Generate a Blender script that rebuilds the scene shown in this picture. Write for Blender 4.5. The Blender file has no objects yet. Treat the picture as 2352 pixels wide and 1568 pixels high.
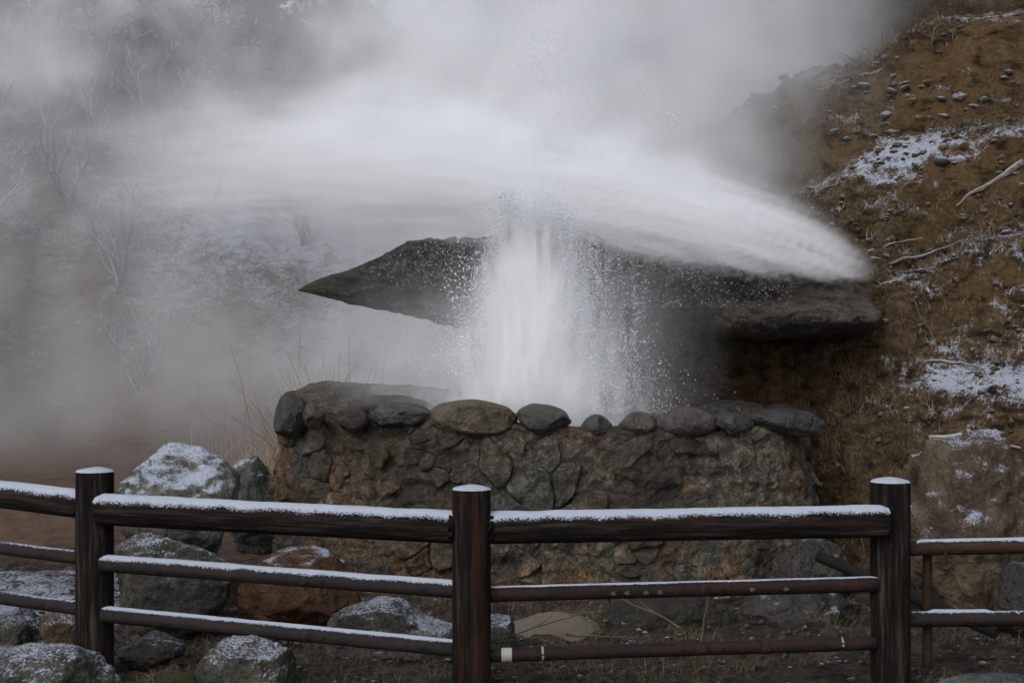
import bpy, bmesh, math, random
import numpy as np
from mathutils import Vector, Matrix

# ------------------------------------------------------------------ camera, sky, sun, exposure
scene = bpy.context.scene
R = math.radians
cam_d = bpy.data.cameras.new("camera"); cam_d.lens = 50; cam_d.sensor_width = 36
cam_d.clip_start = 0.05; cam_d.clip_end = 600
cam = bpy.data.objects.new("camera", cam_d); scene.collection.objects.link(cam)
CAMZ = 1.45
cam.location = (0, 0, CAMZ); cam.rotation_euler = (R(90), 0, 0)
scene.camera = cam

SUN_EL, SUN_AZ = 40, -150            # degrees; azimuth measured from +Y towards +X
world = bpy.data.worlds.new("World"); scene.world = world; world.use_nodes = True
wn = world.node_tree.nodes; wl = world.node_tree.links
bg = wn["Background"]
sky = wn.new("ShaderNodeTexSky"); sky.sky_type = 'NISHITA'; sky.sun_disc = False
sky.sun_elevation = R(SUN_EL); sky.sun_rotation = R(SUN_AZ)
sky.air_density = 1.0; sky.dust_density = 1.0; sky.ozone_density = 1.0
hsv = wn.new("ShaderNodeHueSaturation"); hsv.inputs["Saturation"].default_value = 0.48
wl.new(sky.outputs[0], hsv.inputs["Color"]); wl.new(hsv.outputs[0], bg.inputs[0])
bg.inputs[1].default_value = 0.10

sun_d = bpy.data.lights.new("sun", 'SUN'); sun_d.energy = 1.0; sun_d.angle = R(40); sun_d.color = (1.0, 0.965, 0.92)
sun = bpy.data.objects.new("sun", sun_d); scene.collection.objects.link(sun)
sd = Vector((math.sin(R(SUN_AZ)) * math.cos(R(SUN_EL)), math.cos(R(SUN_AZ)) * math.cos(R(SUN_EL)), math.sin(R(SUN_EL))))
sun.rotation_euler = (-sd).to_track_quat('-Z', 'Y').to_euler()
sun.location = sd * 50

scene.view_settings.view_transform = 'Standard'; scene.view_settings.look = 'None'
scene.view_settings.exposure = 0.85; scene.view_settings.gamma = 1.0
scene.view_settings.use_curve_mapping = False
cy = scene.cycles
cy.max_bounces = 12; cy.diffuse_bounces = 2; cy.glossy_bounces = 2; cy.transmission_bounces = 2
cy.volume_bounces = 12; cy.transparent_max_bounces = 8
cy.volume_step_rate = 1.0; cy.volume_max_steps = 512
cy.use_adaptive_sampling = True; cy.adaptive_threshold = 0.05
cy.use_denoising = True
cy.caustics_reflective = False; cy.caustics_refractive = False

# ------------------------------------------------------------------ helpers
F = 1024 * 50 / 36.0
DK = 1024 / 2352.0
def at(dx, dy, Y):
    """photo position (in a 2352 px wide view) at distance Y -> world x, z"""
    return (dx * DK - 512) * Y / F, CAMZ - (dy * DK - 341) * Y / F

def _hash(ix, iy, iz, seed):
    h = (ix * 374761393 + iy * 668265263 + iz * 2147483647 + seed * 1274126177) & 0xFFFFFFFF
    h = ((h ^ (h >> 13)) * 1274126177) & 0xFFFFFFFF
    h = ((h ^ (h >> 16)) * 2246822519) & 0xFFFFFFFF
    return ((h ^ (h >> 15)) & 0xFFFFFF) / float(0xFFFFFF) * 2 - 1

def vnoise(P, seed=0):
    P = np.asarray(P, float)
    I = np.floor(P).astype(np.int64); f = P - I; u = f * f * f * (f * (f * 6 - 15) + 10)
    out = 0
    for dx in (0, 1):
        wx = u[..., 0] if dx else 1 - u[..., 0]
        for dy in (0, 1):
            wy = u[..., 1] if dy else 1 - u[..., 1]
            for dz in (0, 1):
                wz = u[..., 2] if dz else 1 - u[..., 2]
                out = out + wx * wy * wz * _hash(I[..., 0] + dx, I[..., 1] + dy, I[..., 2] + dz, seed)
    return out
_rot = np.array(Matrix.Rotation(0.7, 3, Vector((1, 2, 3)).normalized()))
def fbm(P, octaves=4, seed=0, gain=0.5):
    P = np.asarray(P, float); a = 1.0; s = 0; tot = 0
    for o in range(octaves):
        s = s + a * vnoise(P, seed + o * 17); tot += a; a *= gain
        P = (P @ _rot.T) * 2.03 + 5.3
    return s / tot
def sstep(x, a, b):
    t = np.clip((x - a) / (b - a), 0, 1); return t * t * (3 - 2 * t)

COL = scene.collection
def empty(name, loc=(0, 0, 0)):
    o = bpy.data.objects.new(name, None); COL.objects.link(o); o.location = loc
    o.empty_display_size = 0.1
    return o
def tag(o, label=None, cat=None, group=None, kind=None):
    if label: o["label"] = label
    if cat: o["category"] = cat
    if group: o["group"] = group
    if kind: o["kind"] = kind
    return o
def obj(name, me, mat=None, parent=None, smooth=True):
    if mat and not me.materials: me.materials.append(mat)
    if smooth and len(me.polygons):
        me.polygons.foreach_set("use_smooth", np.ones(len(me.polygons), bool))
    o = bpy.data.objects.new(name, me); COL.objects.link(o)
    if parent: o.parent = parent
    return o
def mesh(name, V, Fc):
    me = bpy.data.meshes.new(name)
    V = np.asarray(V, np.float32)
    if isinstance(Fc, np.ndarray): tot = np.full(len(Fc), Fc.shape[1], np.int32); idx = Fc.ravel()
    else: tot = np.array([len(f) for f in Fc], np.int32); idx = np.fromiter((i for f in Fc for i in f), np.int32)
    me.vertices.add(len(V)); me.vertices.foreach_set("co", V.ravel())
    me.loops.add(len(idx)); me.loops.foreach_set("vertex_index", np.ascontiguousarray(idx, np.int32))
    me.polygons.add(len(tot)); me.polygons.foreach_set("loop_start", np.concatenate([[0], np.cumsum(tot)[:-1]]).astype(np.int32))
    me.update(calc_edges=True); me.validate(); return me
def grid_faces(nu, nv, wrap_u=False, wrap_v=False):
    iu = np.arange(nu if wrap_u else nu - 1); iv = np.arange(nv if wrap_v else nv - 1)
    A, B = np.meshgrid(iu, iv, indexing='ij'); A = A.ravel(); B = B.ravel()
    A2 = (A + 1) % nu; B2 = (B + 1) % nv
    return np.stack([A * nv + B, A2 * nv + B, A2 * nv + B2, A * nv + B2], 1)
def set_attr(me, name, vals):
    a = me.attributes.new(name, 'FLOAT', 'POINT'); a.data.foreach_set("value", np.asarray(vals, np.float32).ravel())
def tube_mesh(name, pts, radii, n=10, cap=True, wob=0.0, seed=0):
    pts = [Vector(p) for p in pts]; m = len(pts)
    V = []; up = Vector((0.13, 0.21, 0.97))
    for i, p in enumerate(pts):
        t = (pts[min(i + 1, m - 1)] - pts[max(i - 1, 0)]).normalized()
        a = t.cross(up)
        if a.length < 1e-3: a = t.cross(Vector((1, 0, 0)))
        a.normalize(); b = t.cross(a)
        r = radii[i] if hasattr(radii, '__len__') else radii
        for k in range(n):
            th = 2 * math.pi * k / n
            V.append(p + (a * math.cos(th) + b * math.sin(th)) * r)
    V = np.array([tuple(v) for v in V])
    if wob:
        V = V + wob * np.stack([fbm(V * 9 + 3, 2, seed), fbm(V * 9 + 31, 2, seed + 5), fbm(V * 9 + 61, 2, seed + 9)], 1)
    fc = grid_faces(m, n, False, True).tolist()
    if cap:
        fc.append(list(range(n))[::-1]); fc.append([(m - 1) * n + k for k in range(n)])
    return mesh(name, V, fc)

# ------------------------------------------------------------------ materials
def nodemat(name):
    m = bpy.data.materials.new(name); m.use_nodes = True
    nt = m.node_tree; return m, nt, nt.nodes["Principled BSDF"]
class NT:
    def __init__(s, nt): s.nt = nt
    def n(s, t, **kw):
        x = s.nt.nodes.new(t)
        for k, v in kw.items(): setattr(x, k, v)
        return x
    def inp(s, sock, v):
        if isinstance(v, bpy.types.NodeSocket): s.nt.links.new(v, sock)
        elif v is not None: sock.default_value = v
    def math(s, op, a, b=None, clamp=False):
        x = s.n("ShaderNodeMath", operation=op); x.use_clamp = clamp
        s.inp(x.inputs[0], a); s.inp(x.inputs[1], b); return x.outputs[0]
    def ss(s, v, a, b):
        x = s.n("ShaderNodeMapRange", interpolation_type='SMOOTHSTEP')
        s.inp(x.inputs[0], v); s.inp(x.inputs[1], a); s.inp(x.inputs[2], b)
        return x.outputs[0]
    def coords(s, scale=(1, 1, 1), kind="Object", rnd=True, obj_rnd=None):
        c = s.n("ShaderNodeTexCoord").outputs[kind]
        m = s.n("ShaderNodeMapping"); s.inp(m.inputs[0], c); m.inputs["Scale"].default_value = scale
        return m.outputs[0]
    def noise(s, v, scale, detail=4, rough=0.55, dist=0.0):
        x = s.n("ShaderNodeTexNoise"); s.inp(x.inputs["Vector"], v)
        x.inputs["Scale"].default_value = scale; x.inputs["Detail"].default_value = detail
        x.inputs["Roughness"].default_value = rough; x.inputs["Distortion"].default_value = dist
        return x.outputs["Fac"]
    def voro(s, v, scale, feature='F1', out="Distance", rnd=1.0):
        x = s.n("ShaderNodeTexVoronoi", feature=feature); s.inp(x.inputs["Vector"], v)
        x.inputs["Scale"].default_value = scale
        return x.outputs[out]
    def mix(s, f, a, b):
        x = s.n("ShaderNodeMix", data_type='RGBA')
        s.inp(x.inputs[0], f)
        s.inp(x.inputs[6], a if isinstance(a, bpy.types.NodeSocket) else (*a, 1))
        s.inp(x.inputs[7], b if isinstance(b, bpy.types.NodeSocket) else (*b, 1))
        return x.outputs[2]
    def ramp(s, f, stops):
        x = s.n("ShaderNodeValToRGB"); s.inp(x.inputs[0], f)
        el = x.color_ramp.elements
        while len(el) < len(stops): el.new(0.5)
        for e, (p, c) in zip(el, stops): e.position = p; e.color = (*c, 1)
        return x.outputs[0]
    def bump(s, h, strength, dist, prev=None):
        x = s.n("ShaderNodeBump"); s.inp(x.inputs["Height"], h)
        x.inputs["Strength"].default_value = strength; x.inputs["Distance"].default_value = dist
        if prev is not None: s.inp(x.inputs["Normal"], prev)
        return x.outputs[0]
    def attr(s, name):
        return s.n("ShaderNodeAttribute", attribute_name=name).outputs["Fac"]
    def nz(s):
        g = s.n("ShaderNodeNewGeometry"); x = s.n("ShaderNodeSeparateXYZ")
        s.inp(x.inputs[0], g.outputs["Normal"]); return x.outputs[2]
    def rand(s):
        return s.n("ShaderNodeObjectInfo").outputs["Random"]

SNOW = (0.36, 0.39, 0.46)
def rock_mat(name, cols, snow=None, grain=60, rough=0.75, vary=0.0, wet=False, bump=1.0, strata=None, lichen=None, attr=None, scale=1.0, world_coords=False):
    """cols: three colours from dark to light. snow: (nz threshold, softness, speckle)"""
    m, nt, b = nodemat(name); t = NT(nt)
    v = t.coords(tuple(s * scale for s in (strata or (1, 1, 1))), kind="Object")
    if vary:
        add = t.n("ShaderNodeVectorMath", operation='ADD'); sc = t.n("ShaderNodeMath", operation='MULTIPLY')
        t.inp(sc.inputs[0], t.rand()); sc.inputs[1].default_value = 37.0
        t.inp(add.inputs[0], v); t.inp(add.inputs[1], sc.outputs[0]); v = add.outputs[0]
    n1 = t.noise(v, 3.0, 6, 0.62, 0.4); n2 = t.noise(v, 14, 5, 0.65); n3 = t.noise(v, grain, 4, 0.7)
    f = t.math('ADD', t.math('MULTIPLY', n1, 0.42), t.math('ADD', t.math('MULTIPLY', n2, 0.36), t.math('MULTIPLY', n3, 0.30)))
    col = t.ramp(f, [(0.42, cols[0]), (0.54, cols[1]), (0.66, cols[2])])
    if lichen:
        lf = t.ss(t.noise(v, 6, 5, 0.6, 0.5), 0.55, 0.68)
        col = t.mix(t.math('MULTIPLY', lf, 0.7), col, lichen)
    pit = t.voro(v, grain * 0.7)
    col = t.mix(t.math('MULTIPLY', t.ss(n3, 0.60, 0.75), 0.5), col, cols[2])
    col = t.mix(t.math('MULTIPLY', t.ss(n2, 0.36, 0.24), 0.75), col, tuple(c * 0.45 for c in cols[0]))
    if vary:
        hs = t.n("ShaderNodeHueSaturation")
        t.inp(hs.inputs["Color"], col)
        r = t.rand()
        val = t.n("ShaderNodeMapRange"); t.inp(val.inputs[0], r); val.inputs[3].default_value = 1 - vary; val.inputs[4].default_value = 1 + vary
        t.inp(hs.inputs["Value"], val.outputs[0])
        r2 = t.math('FRACT', t.math('MULTIPLY', r, 13.7))
        sa = t.n("ShaderNodeMapRange"); t.inp(sa.inputs[0], r2); sa.inputs[3].default_value = 0.55; sa.inputs[4].default_value = 1.5
        t.inp(hs.inputs["Saturation"], sa.outputs[0])
        col = hs.outputs[0]
    nrm = t.bump(n2, 0.8 * bump, 0.05); nrm = t.bump(t.math('ADD', n3, t.math('MULTIPLY', pit, 0.5)), 0.8 * bump, 0.014, nrm)
    rg = rough
    if snow:
        th, soft, spk = snow
        c2 = t.coords((1, 1, 1), "Object")
        sn = t.noise(c2, 5, 5, 0.6); sn2 = t.noise(c2, 85, 5, 0.8)
        k = t.math('ADD', t.nz(), t.math('ADD', t.math('MULTIPLY', t.math('SUBTRACT', sn, 0.5), 1.2), t.math('MULTIPLY', t.math('SUBTRACT', sn2, 0.5), spk)))
        k = t.ss(k, th - soft, th + soft)
        if attr: k = t.math('MULTIPLY', k, t.attr(attr))
        col = t.mix(k, col, SNOW)
        rr = t.math('ADD', t.math('MULTIPLY', k, 0.9 - rough), rough); rg = rr
    t.inp(b.inputs["Base Color"], col); t.inp(b.inputs["Roughness"], rg)
    b.inputs["Specular IOR Level"].default_value = 0.5 if wet else 0.25
    t.inp(b.inputs["Normal"], nrm)
    return m

def wood_mat(name, axis, cols, red=None, redamt=0.5):
    m, nt, b = nodemat(name); t = NT(nt)
    sc = [34, 34, 34]; sc[axis] = 2.4
    v = t.coords(tuple(sc)); n1 = t.noise(v, 1.0, 6, 0.7, 0.2)
    sc2 = [90, 90, 90]; sc2[axis] = 4
    v2 = t.coords(tuple(sc2)); n2 = t.noise(v2, 1.0, 3, 0.7)
    v3 = t.coords((1, 1, 1)); n3 = t.noise(v3, 5, 4, 0.6); n4 = t.noise(v3, 120, 3, 0.7)
    col = t.ramp(n1, [(0.38, cols[0]), (0.52, cols[1]), (0.66, tuple(c * 2.2 for c in cols[2]))])
    if red:
        sc4 = [16, 16, 16]; sc4[axis] = 1.8
        r = t.noise(t.coords(tuple(sc4)), 1.0, 4, 0.6, 0.6)
        k = t.math('MULTIPLY', t.ss(r, 0.60 - redamt * 0.15, 0.66 - redamt * 0.1), t.ss(n2, 0.3, 0.6))
        col = t.mix(t.math('MULTIPLY', k, 0.85), col, red)
    col = t.mix(t.math('MULTIPLY', t.ss(n1, 0.42, 0.34), 0.9), col, (0.004, 0.004, 0.004))
    col = t.mix(t.math('MULTIPLY', t.ss(n4, 0.66, 0.74), 0.35), col, (0.16, 0.15, 0.15))
    t.inp(b.inputs["Base Color"], col)
    t.inp(b.inputs["Roughness"], t.math('ADD', 0.7, t.math('MULTIPLY', n3, 0.3)))
    b.inputs["Specular IOR Level"].default_value = 0.12
    t.inp(b.inputs["Normal"], t.bump(n2, 0.6, 0.008, t.bump(n1, 1.0, 0.022)))
    return m

def pipe_mat(name, base, rust, amt, snowy=False):
    m, nt, b = nodemat(name); t = NT(nt)
    v = t.coords((5, 14, 14)); n1 = t.noise(v, 1.0, 6, 0.68, 0.8); v2 = t.coords((1, 1, 1))
    n2 = t.noise(v2, 90, 4, 0.7); n3 = t.noise(v2, 22, 4, 0.65)
    col = t.mix(t.ss(n1, 0.62 - amt * 0.2, 0.67 - amt * 0.2), base, rust)
    col = t.mix(t.math('MULTIPLY', t.ss(n3, 0.60, 0.66), 0.8), col, tuple(c * 0.3 for c in base))
    col = t.mix(t.math('MULTIPLY', t.ss(n2, 0.64, 0.72), 0.5), col, (0.25, 0.16, 0.12))
    if snowy:
        k = t.ss(t.math('ADD', t.nz(), t.math('MULTIPLY', t.math('SUBTRACT', n2, 0.5), 1.1)), 0.86, 1.02)
        col = t.mix(k, col, SNOW)
    t.inp(b.inputs["Base Color"], col); b.inputs["Roughness"].default_value = 0.75; b.inputs["Specular IOR Level"].default_value = 0.15
    t.inp(b.inputs["Normal"], t.bump(n2, 0.4, 0.004, t.bump(n3, 0.5, 0.006)))
    return m

def plain_mat(name, col, rough=0.8, noise_amt=0.3, sc=30, bump=0.3):
    m, nt, b = nodemat(name); t = NT(nt)
    n = t.noise(t.coords(), sc, 4, 0.65)
    c = t.mix(n, tuple(x * (1 - noise_amt) for x in col), tuple(min(1, x * (1 + noise_amt)) for x in col))
    t.inp(b.inputs["Base Color"], c); b.inputs["Roughness"].default_value = rough
    b.inputs["Specular IOR Level"].default_value = 0.25
    t.inp(b.inputs["Normal"], t.bump(n, bump, 0.01))
    return m

def snow_mat():
    m, nt, b = nodemat("fresh_snow"); t = NT(nt)
    v = t.coords(); n = t.noise(v, 160, 4, 0.75); n2 = t.noise(v, 30, 3, 0.6)
    e = t.attr("edge")       # 1 at the thin rim of the layer, where single flakes lie on bare wood
    col = t.mix(n2, tuple(c * 0.9 for c in SNOW), SNOW)
    t.inp(b.inputs["Base Color"], col); b.inputs["Roughness"].default_value = 0.85
    b.inputs["Specular IOR Level"].default_value = 0.2
    k = t.ss(t.math('ADD', t.math('MULTIPLY', t.math('SUBTRACT', n, 0.5), 1.8), t.math('SUBTRACT', 0.95, e)), 0.16, 0.26)
    t.inp(b.inputs["Alpha"], k)
    t.inp(b.inputs["Normal"], t.bump(n, 0.6, 0.006, t.bump(n2, 0.4, 0.01)))
    return m
M_SNOW = snow_mat()

M_POST_R = wood_mat("red_weathered_post_wood", 2, [(0.0023, 0.0017, 0.0016), (0.0086, 0.0062, 0.0052), (0.0195, 0.0137, 0.0110)], (0.0316, 0.0119, 0.0067), 0.8)
M_POST = wood_mat("dark_post_wood", 2, [(0.0023, 0.0017, 0.0016), (0.0093, 0.0072, 0.0061), (0.0234, 0.0171, 0.0128)], (0.0186, 0.0097, 0.0052), 0.1)
M_RAIL = wood_mat("dark_rail_wood", 0, [(0.0023, 0.0017, 0.0018), (0.0086, 0.0065, 0.0058), (0.0215, 0.0154, 0.0122)], (0.0279, 0.0127, 0.0082), 0.35)
M_PIPE_D = pipe_mat("dark_pipe_paint", (0.0150, 0.0130, 0.0135), (0.0250, 0.0150, 0.0120), 0.4, True)
M_PIPE_R = pipe_mat("red_rusted_pipe_paint", (0.022, 0.0105, 0.0095), (0.013, 0.0085, 0.007), 0.55)
M_PIPE_B = pipe_mat("brown_rusted_pipe", (0.0250, 0.0150, 0.0100), (0.0375, 0.0200, 0.0120), 0.5)

def wall_stone_mat(name, tint, vary=0.35):
    """field stone; ochre, grey-green and dark zones run over the whole wall, each stone with its own cast"""
    m, nt, b = nodemat(name); t = NT(nt)
    v = t.n("ShaderNodeNewGeometry").outputs["Position"]
    z1 = t.noise(v, 1.6, 4, 0.6, 0.8); z2 = t.noise(v, 2.3, 4, 0.6, 0.8)
    n2 = t.noise(v, 16, 5, 0.68, 0.6); n3 = t.noise(v, 70, 5, 0.75); crack = t.voro(v, 9, 'DISTANCE_TO_EDGE')
    nd = t.noise(v, 24, 3, 0.6)
    f = t.math('ADD', t.math('MULTIPLY', n2, 0.55), t.math('MULTIPLY', n3, 0.45))
    ca = t.ramp(f, [(0.43, (0.031, 0.028, 0.024)), (0.52, (0.105, 0.092, 0.073)), (0.61, (0.266, 0.235, 0.189))])
    cb = t.ramp(f, [(0.43, (0.039, 0.025, 0.015)), (0.52, (0.129, 0.081, 0.046)), (0.61, (0.280, 0.196, 0.126))])
    cc = t.ramp(f, [(0.43, (0.031, 0.032, 0.028)), (0.52, (0.092, 0.092, 0.078)), (0.61, (0.238, 0.235, 0.203))])
    col = t.mix(t.ss(z1, 0.44, 0.58), ca, cb); col = t.mix(t.ss(z2, 0.52, 0.62), col, cc)
    col = t.mix(t.math('MULTIPLY', t.ss(t.noise(v, 1.1, 3, 0.6), 0.52, 0.36), 0.65), col, (0.022, 0.019, 0.016))
    col = t.mix(t.math('MULTIPLY', t.ss(t.math('ADD', crack, t.math('MULTIPLY', nd, 0.10)), 0.064, 0.046), 0.5), col, (0.010, 0.008, 0.007))
    col = t.mix(t.math('MULTIPLY', t.ss(n3, 0.62, 0.72), 0.6), col, (0.24, 0.215, 0.18))
    mp = t.n("ShaderNodeMapping"); t.inp(mp.inputs[0], v); mp.inputs["Scale"].default_value = (7, 7, 1.1)
    stain = t.ss(t.noise(mp.outputs[0], 1.0, 4, 0.6, 0.5), 0.54, 0.66)        # dark wet runs down the face
    col = t.mix(t.math('MULTIPLY', stain, 0.7), col, (0.018, 0.016, 0.014))
    hs = t.n("ShaderNodeHueSaturation"); hs.inputs["Saturation"].default_value = 1.12; t.inp(hs.inputs["Color"], t.mix(0.22, col, tint)); r = t.rand()
    val = t.n("ShaderNodeMapRange"); t.inp(val.inputs[0], r); val.inputs[3].default_value = 1.25 * (1 - vary); val.inputs[4].default_value = 1.25 * (1 + vary)
    t.inp(hs.inputs["Value"], val.outputs[0]); t.inp(b.inputs["Base Color"], hs.outputs[0])
    b.inputs["Roughness"].default_value = 0.7; b.inputs["Specular IOR Level"].default_value = 0.3
    t.inp(b.inputs["Normal"], t.bump(n3, 1.0, 0.02, t.bump(n2, 1.0, 0.07)))
    return m
M_STONE = wall_stone_mat("wall_stone", (0.075, 0.066, 0.052)); M_STONE_O = wall_stone_mat("ochre_wall_stone", (0.095, 0.056, 0.030)); M_STONE_G = wall_stone_mat("grey_green_wall_stone", (0.066, 0.067, 0.056))
M_MORTAR = wall_stone_mat("rough_grey_mortar", (0.045, 0.038, 0.030), 0.0)
M_CAP_G = rock_mat("wet_grey_cobble", [(0.0098, 0.0098, 0.0107), (0.0262, 0.0254, 0.0254), (0.0656, 0.0623, 0.0574)], wet=True, rough=0.5, vary=0.25, bump=1.0)
M_CAP_B = rock_mat("wet_brown_cobble", [(0.0123, 0.0098, 0.0074), (0.0369, 0.0303, 0.0221), (0.0820, 0.0697, 0.0508)], wet=True, rough=0.5, vary=0.2, bump=1.0)
M_CAP_T = rock_mat("tan_cobble", [(0.0246, 0.0189, 0.0115), (0.0697, 0.0558, 0.0353), (0.1394, 0.1189, 0.0820)], rough=0.6, vary=0.1, bump=1.0)
M_CAP_R = rock_mat("reddish_cobble", [(0.0180, 0.0115, 0.0082), (0.0426, 0.0295, 0.0230), (0.0820, 0.0623, 0.0508)], rough=0.55, vary=0.1, bump=1.0)
M_SLAB = rock_mat("wet_dark_slab_rock", [(0.0248, 0.0205, 0.0161), (0.0682, 0.0570, 0.0439), (0.1472, 0.1243, 0.0934)], wet=True, rough=0.5, strata=(0.55, 1, 2.2), bump=2.4, grain=70, lichen=(0.075, 0.052, 0.030))
M_B_SNOW = rock_mat("snow_dusted_grey_rock", [(0.0144, 0.0137, 0.0116), (0.0440, 0.0395, 0.0313), (0.1040, 0.0912, 0.0680)], snow=(0.98, 0.22, 3.2), lichen=(0.05, 0.05, 0.025))
M_B_CAP = rock_mat("snow_capped_grey_rock", [(0.03, 0.028, 0.024), (0.085, 0.077, 0.063), (0.17, 0.155, 0.13)], snow=(0.72, 0.2, 1.6), lichen=(0.045, 0.05, 0.03))
M_B_OCHRE = rock_mat("rust_brown_rock", [(0.0182, 0.0083, 0.0037), (0.0515, 0.0231, 0.0084), (0.0908, 0.0468, 0.0236)], snow=(0.98, 0.12, 0.8))
M_B_DARK = rock_mat("dark_wet_rock", [(0.0075, 0.0068, 0.0058), (0.0195, 0.0163, 0.0128), (0.0450, 0.0374, 0.0278)], wet=True, rough=0.5, snow=(1.05, 0.15, 1.2))
M_B_TAN = rock_mat("tan_brown_rock", [(0.0252, 0.0173, 0.0101), (0.0720, 0.0504, 0.0302), (0.1296, 0.1008, 0.0684)], snow=(0.98, 0.22, 2.8), lichen=(0.035, 0.030, 0.020))
M_B_GREEN = rock_mat("grey_green_rock", [(0.0210, 0.0231, 0.0210), (0.0595, 0.0630, 0.0560), (0.1120, 0.1120, 0.0980)], snow=(0.85, 0.2, 1.0), strata=(0.7, 1, 2.0), lichen=(0.10, 0.11, 0.05))
M_STONE_SNOW = rock_mat("snow_topped_pebble_stone", [(0.04, 0.032, 0.024), (0.10, 0.08, 0.06), (0.2, 0.17, 0.13)], snow=(0.45, 0.2, 0.5), vary=0.3)

def soil_mat(name, dark, mid, light, warm, snow_th, grain_sc=1.0, nzw=1.0):
    m, nt, b = nodemat(name); t = NT(nt)
    v = t.coords(); vs = t.coords((1, 1, 2.2))
    n1 = t.noise(v, 0.9 * grain_sc, 5, 0.6, 0.5); n2 = t.noise(vs, 6 * grain_sc, 6, 0.65, 0.3); n3 = t.noise(v, 34 * grain_sc, 5, 0.72); n4 = t.noise(v, 130, 3, 0.7)
    f = t.math('ADD', t.math('MULTIPLY', n2, 0.5), t.math('MULTIPLY', n3, 0.5))
    col = t.ramp(f, [(0.36, dark), (0.5, mid), (0.66, light)])
    col = t.mix(t.math('MULTIPLY', t.ss(n1, 0.46, 0.66), 0.6), col, warm)
    col = t.mix(t.math('MULTIPLY', t.ss(n2, 0.48, 0.33), 0.85), col, tuple(c * 0.5 for c in dark))
    col = t.mix(t.math('MULTIPLY', t.ss(n4, 0.62, 0.72), 0.4), col, light)
    col = t.mix(t.math('MULTIPLY', t.attr("earth"), t.math('ADD', 0.35, t.math('MULTIPLY', n2, 0.6))), col, (0.19, 0.118, 0.078))
    s = t.attr("snow")
    k = t.math('ADD', t.math('MULTIPLY', t.math('SUBTRACT', n3, 0.5), 2.2), t.math('ADD', t.math('MULTIPLY', t.math('SUBTRACT', n2, 0.5), 1.6), t.math('MULTIPLY', t.math('SUBTRACT', n4, 0.5), 2.5)))
    k = t.math('ADD', k, t.math('ADD', s, t.math('MULTIPLY', t.math('SUBTRACT', t.nz(), 0.6), nzw)))
    k = t.ss(k, snow_th - 0.1, snow_th + 0.45)
    col = t.mix(k, col, SNOW)
    t.inp(b.inputs["Base Color"], col); b.inputs["Roughness"].default_value = 0.9
    b.inputs["Specular IOR Level"].default_value = 0.15
    t.inp(b.inputs["Normal"], t.bump(n4, 0.5, 0.008, t.bump(n3, 0.9, 0.03, t.bump(n2, 0.6, 0.08))))
    return m
M_GROUND = soil_mat("brown_frosty_soil", (0.010, 0.008, 0.006), (0.035, 0.027, 0.019), (0.095, 0.074, 0.053), (0.05, 0.035, 0.022), 0.78, nzw=0.6)
M_HILL = soil_mat("ochre_bank_soil", (0.014, 0.009, 0.005), (0.062, 0.039, 0.020), (0.155, 0.112, 0.066), (0.105, 0.062, 0.026), 0.47, nzw=1.6)
M_CLIFF = rock_mat("brown_cliff_rock", [(0.016, 0.012, 0.008), (0.06, 0.043, 0.026), (0.12, 0.085, 0.05)], lichen=(0.03, 0.033, 0.022), scale=0.45, bump=1.6)
M_STRAW = plain_mat("dry_straw", (0.20, 0.155, 0.10), 0.8, 0.5, 12)
M_STRAW_P = plain_mat("pale_dry_reed", (0.30, 0.205, 0.13), 0.8, 0.4, 12)
M_TWIG = plain_mat("thin_twig_bark", (0.10, 0.075, 0.055), 0.85, 0.4, 20)
M_ROOT = rock_mat("pale_root_bark", [(0.06, 0.045, 0.03), (0.14, 0.11, 0.08), (0.24, 0.2, 0.16)], snow=(0.62, 0.3, 1.6))
M_TWIG_SNOW = rock_mat("snowy_shrub_bark", [(0.03, 0.03, 0.03), (0.07, 0.07, 0.07), (0.14, 0.14, 0.14)], snow=(0.35, 0.3, 0.5))
M_BARK = plain_mat("dark_tree_bark", (0.035, 0.028, 0.022), 0.9, 0.4, 18)
M_LEAF = plain_mat("dark_conifer_needles", (0.030, 0.034, 0.026), 0.8, 0.4, 3)
M_MOSS = plain_mat("olive_moss", (0.026, 0.024, 0.008), 0.95, 0.5, 60, 1.0)

# ------------------------------------------------------------------ terrain
def h_ground(x, y):
    x = np.asarray(x, float); y = np.asarray(y, float)
    P = np.stack([x, y, 0 * x], -1)
    z = 0.05 * fbm(P * 1.3, 4, 3) + (0.035 * fbm(P * 6, 4, 8, 0.65)) * sstep(y, 3, 5)
    z = z + 0.42 * sstep(y, 10.0, 14.5) * sstep(-x, -2.5, 1.0)
    foot = 14.5 + 0.9 * fbm(P * np.array([0.25, 0.0, 0]), 2, 12) + np.clip(x + 3.0, 0, 6) * 0.12
    d = np.maximum(y - foot, 0)
    slope = 0.78 * d * sstep(d, 0, 2.5)
    crest = 9.5 + 1.5 * fbm(P * np.array([0.16, 0.0, 0]) + 9, 2, 21) + np.clip(-x - 6, 0, 10) * 0.45
    s = crest * (1 - np.exp(-slope / crest * 1.25))
    s = s * (1 + 0.10 * fbm(P * 0.6, 4, 31) ) + sstep(d, 0, 2) * 0.40 * fbm(P * 1.4, 4, 33)
    return z + s
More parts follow.
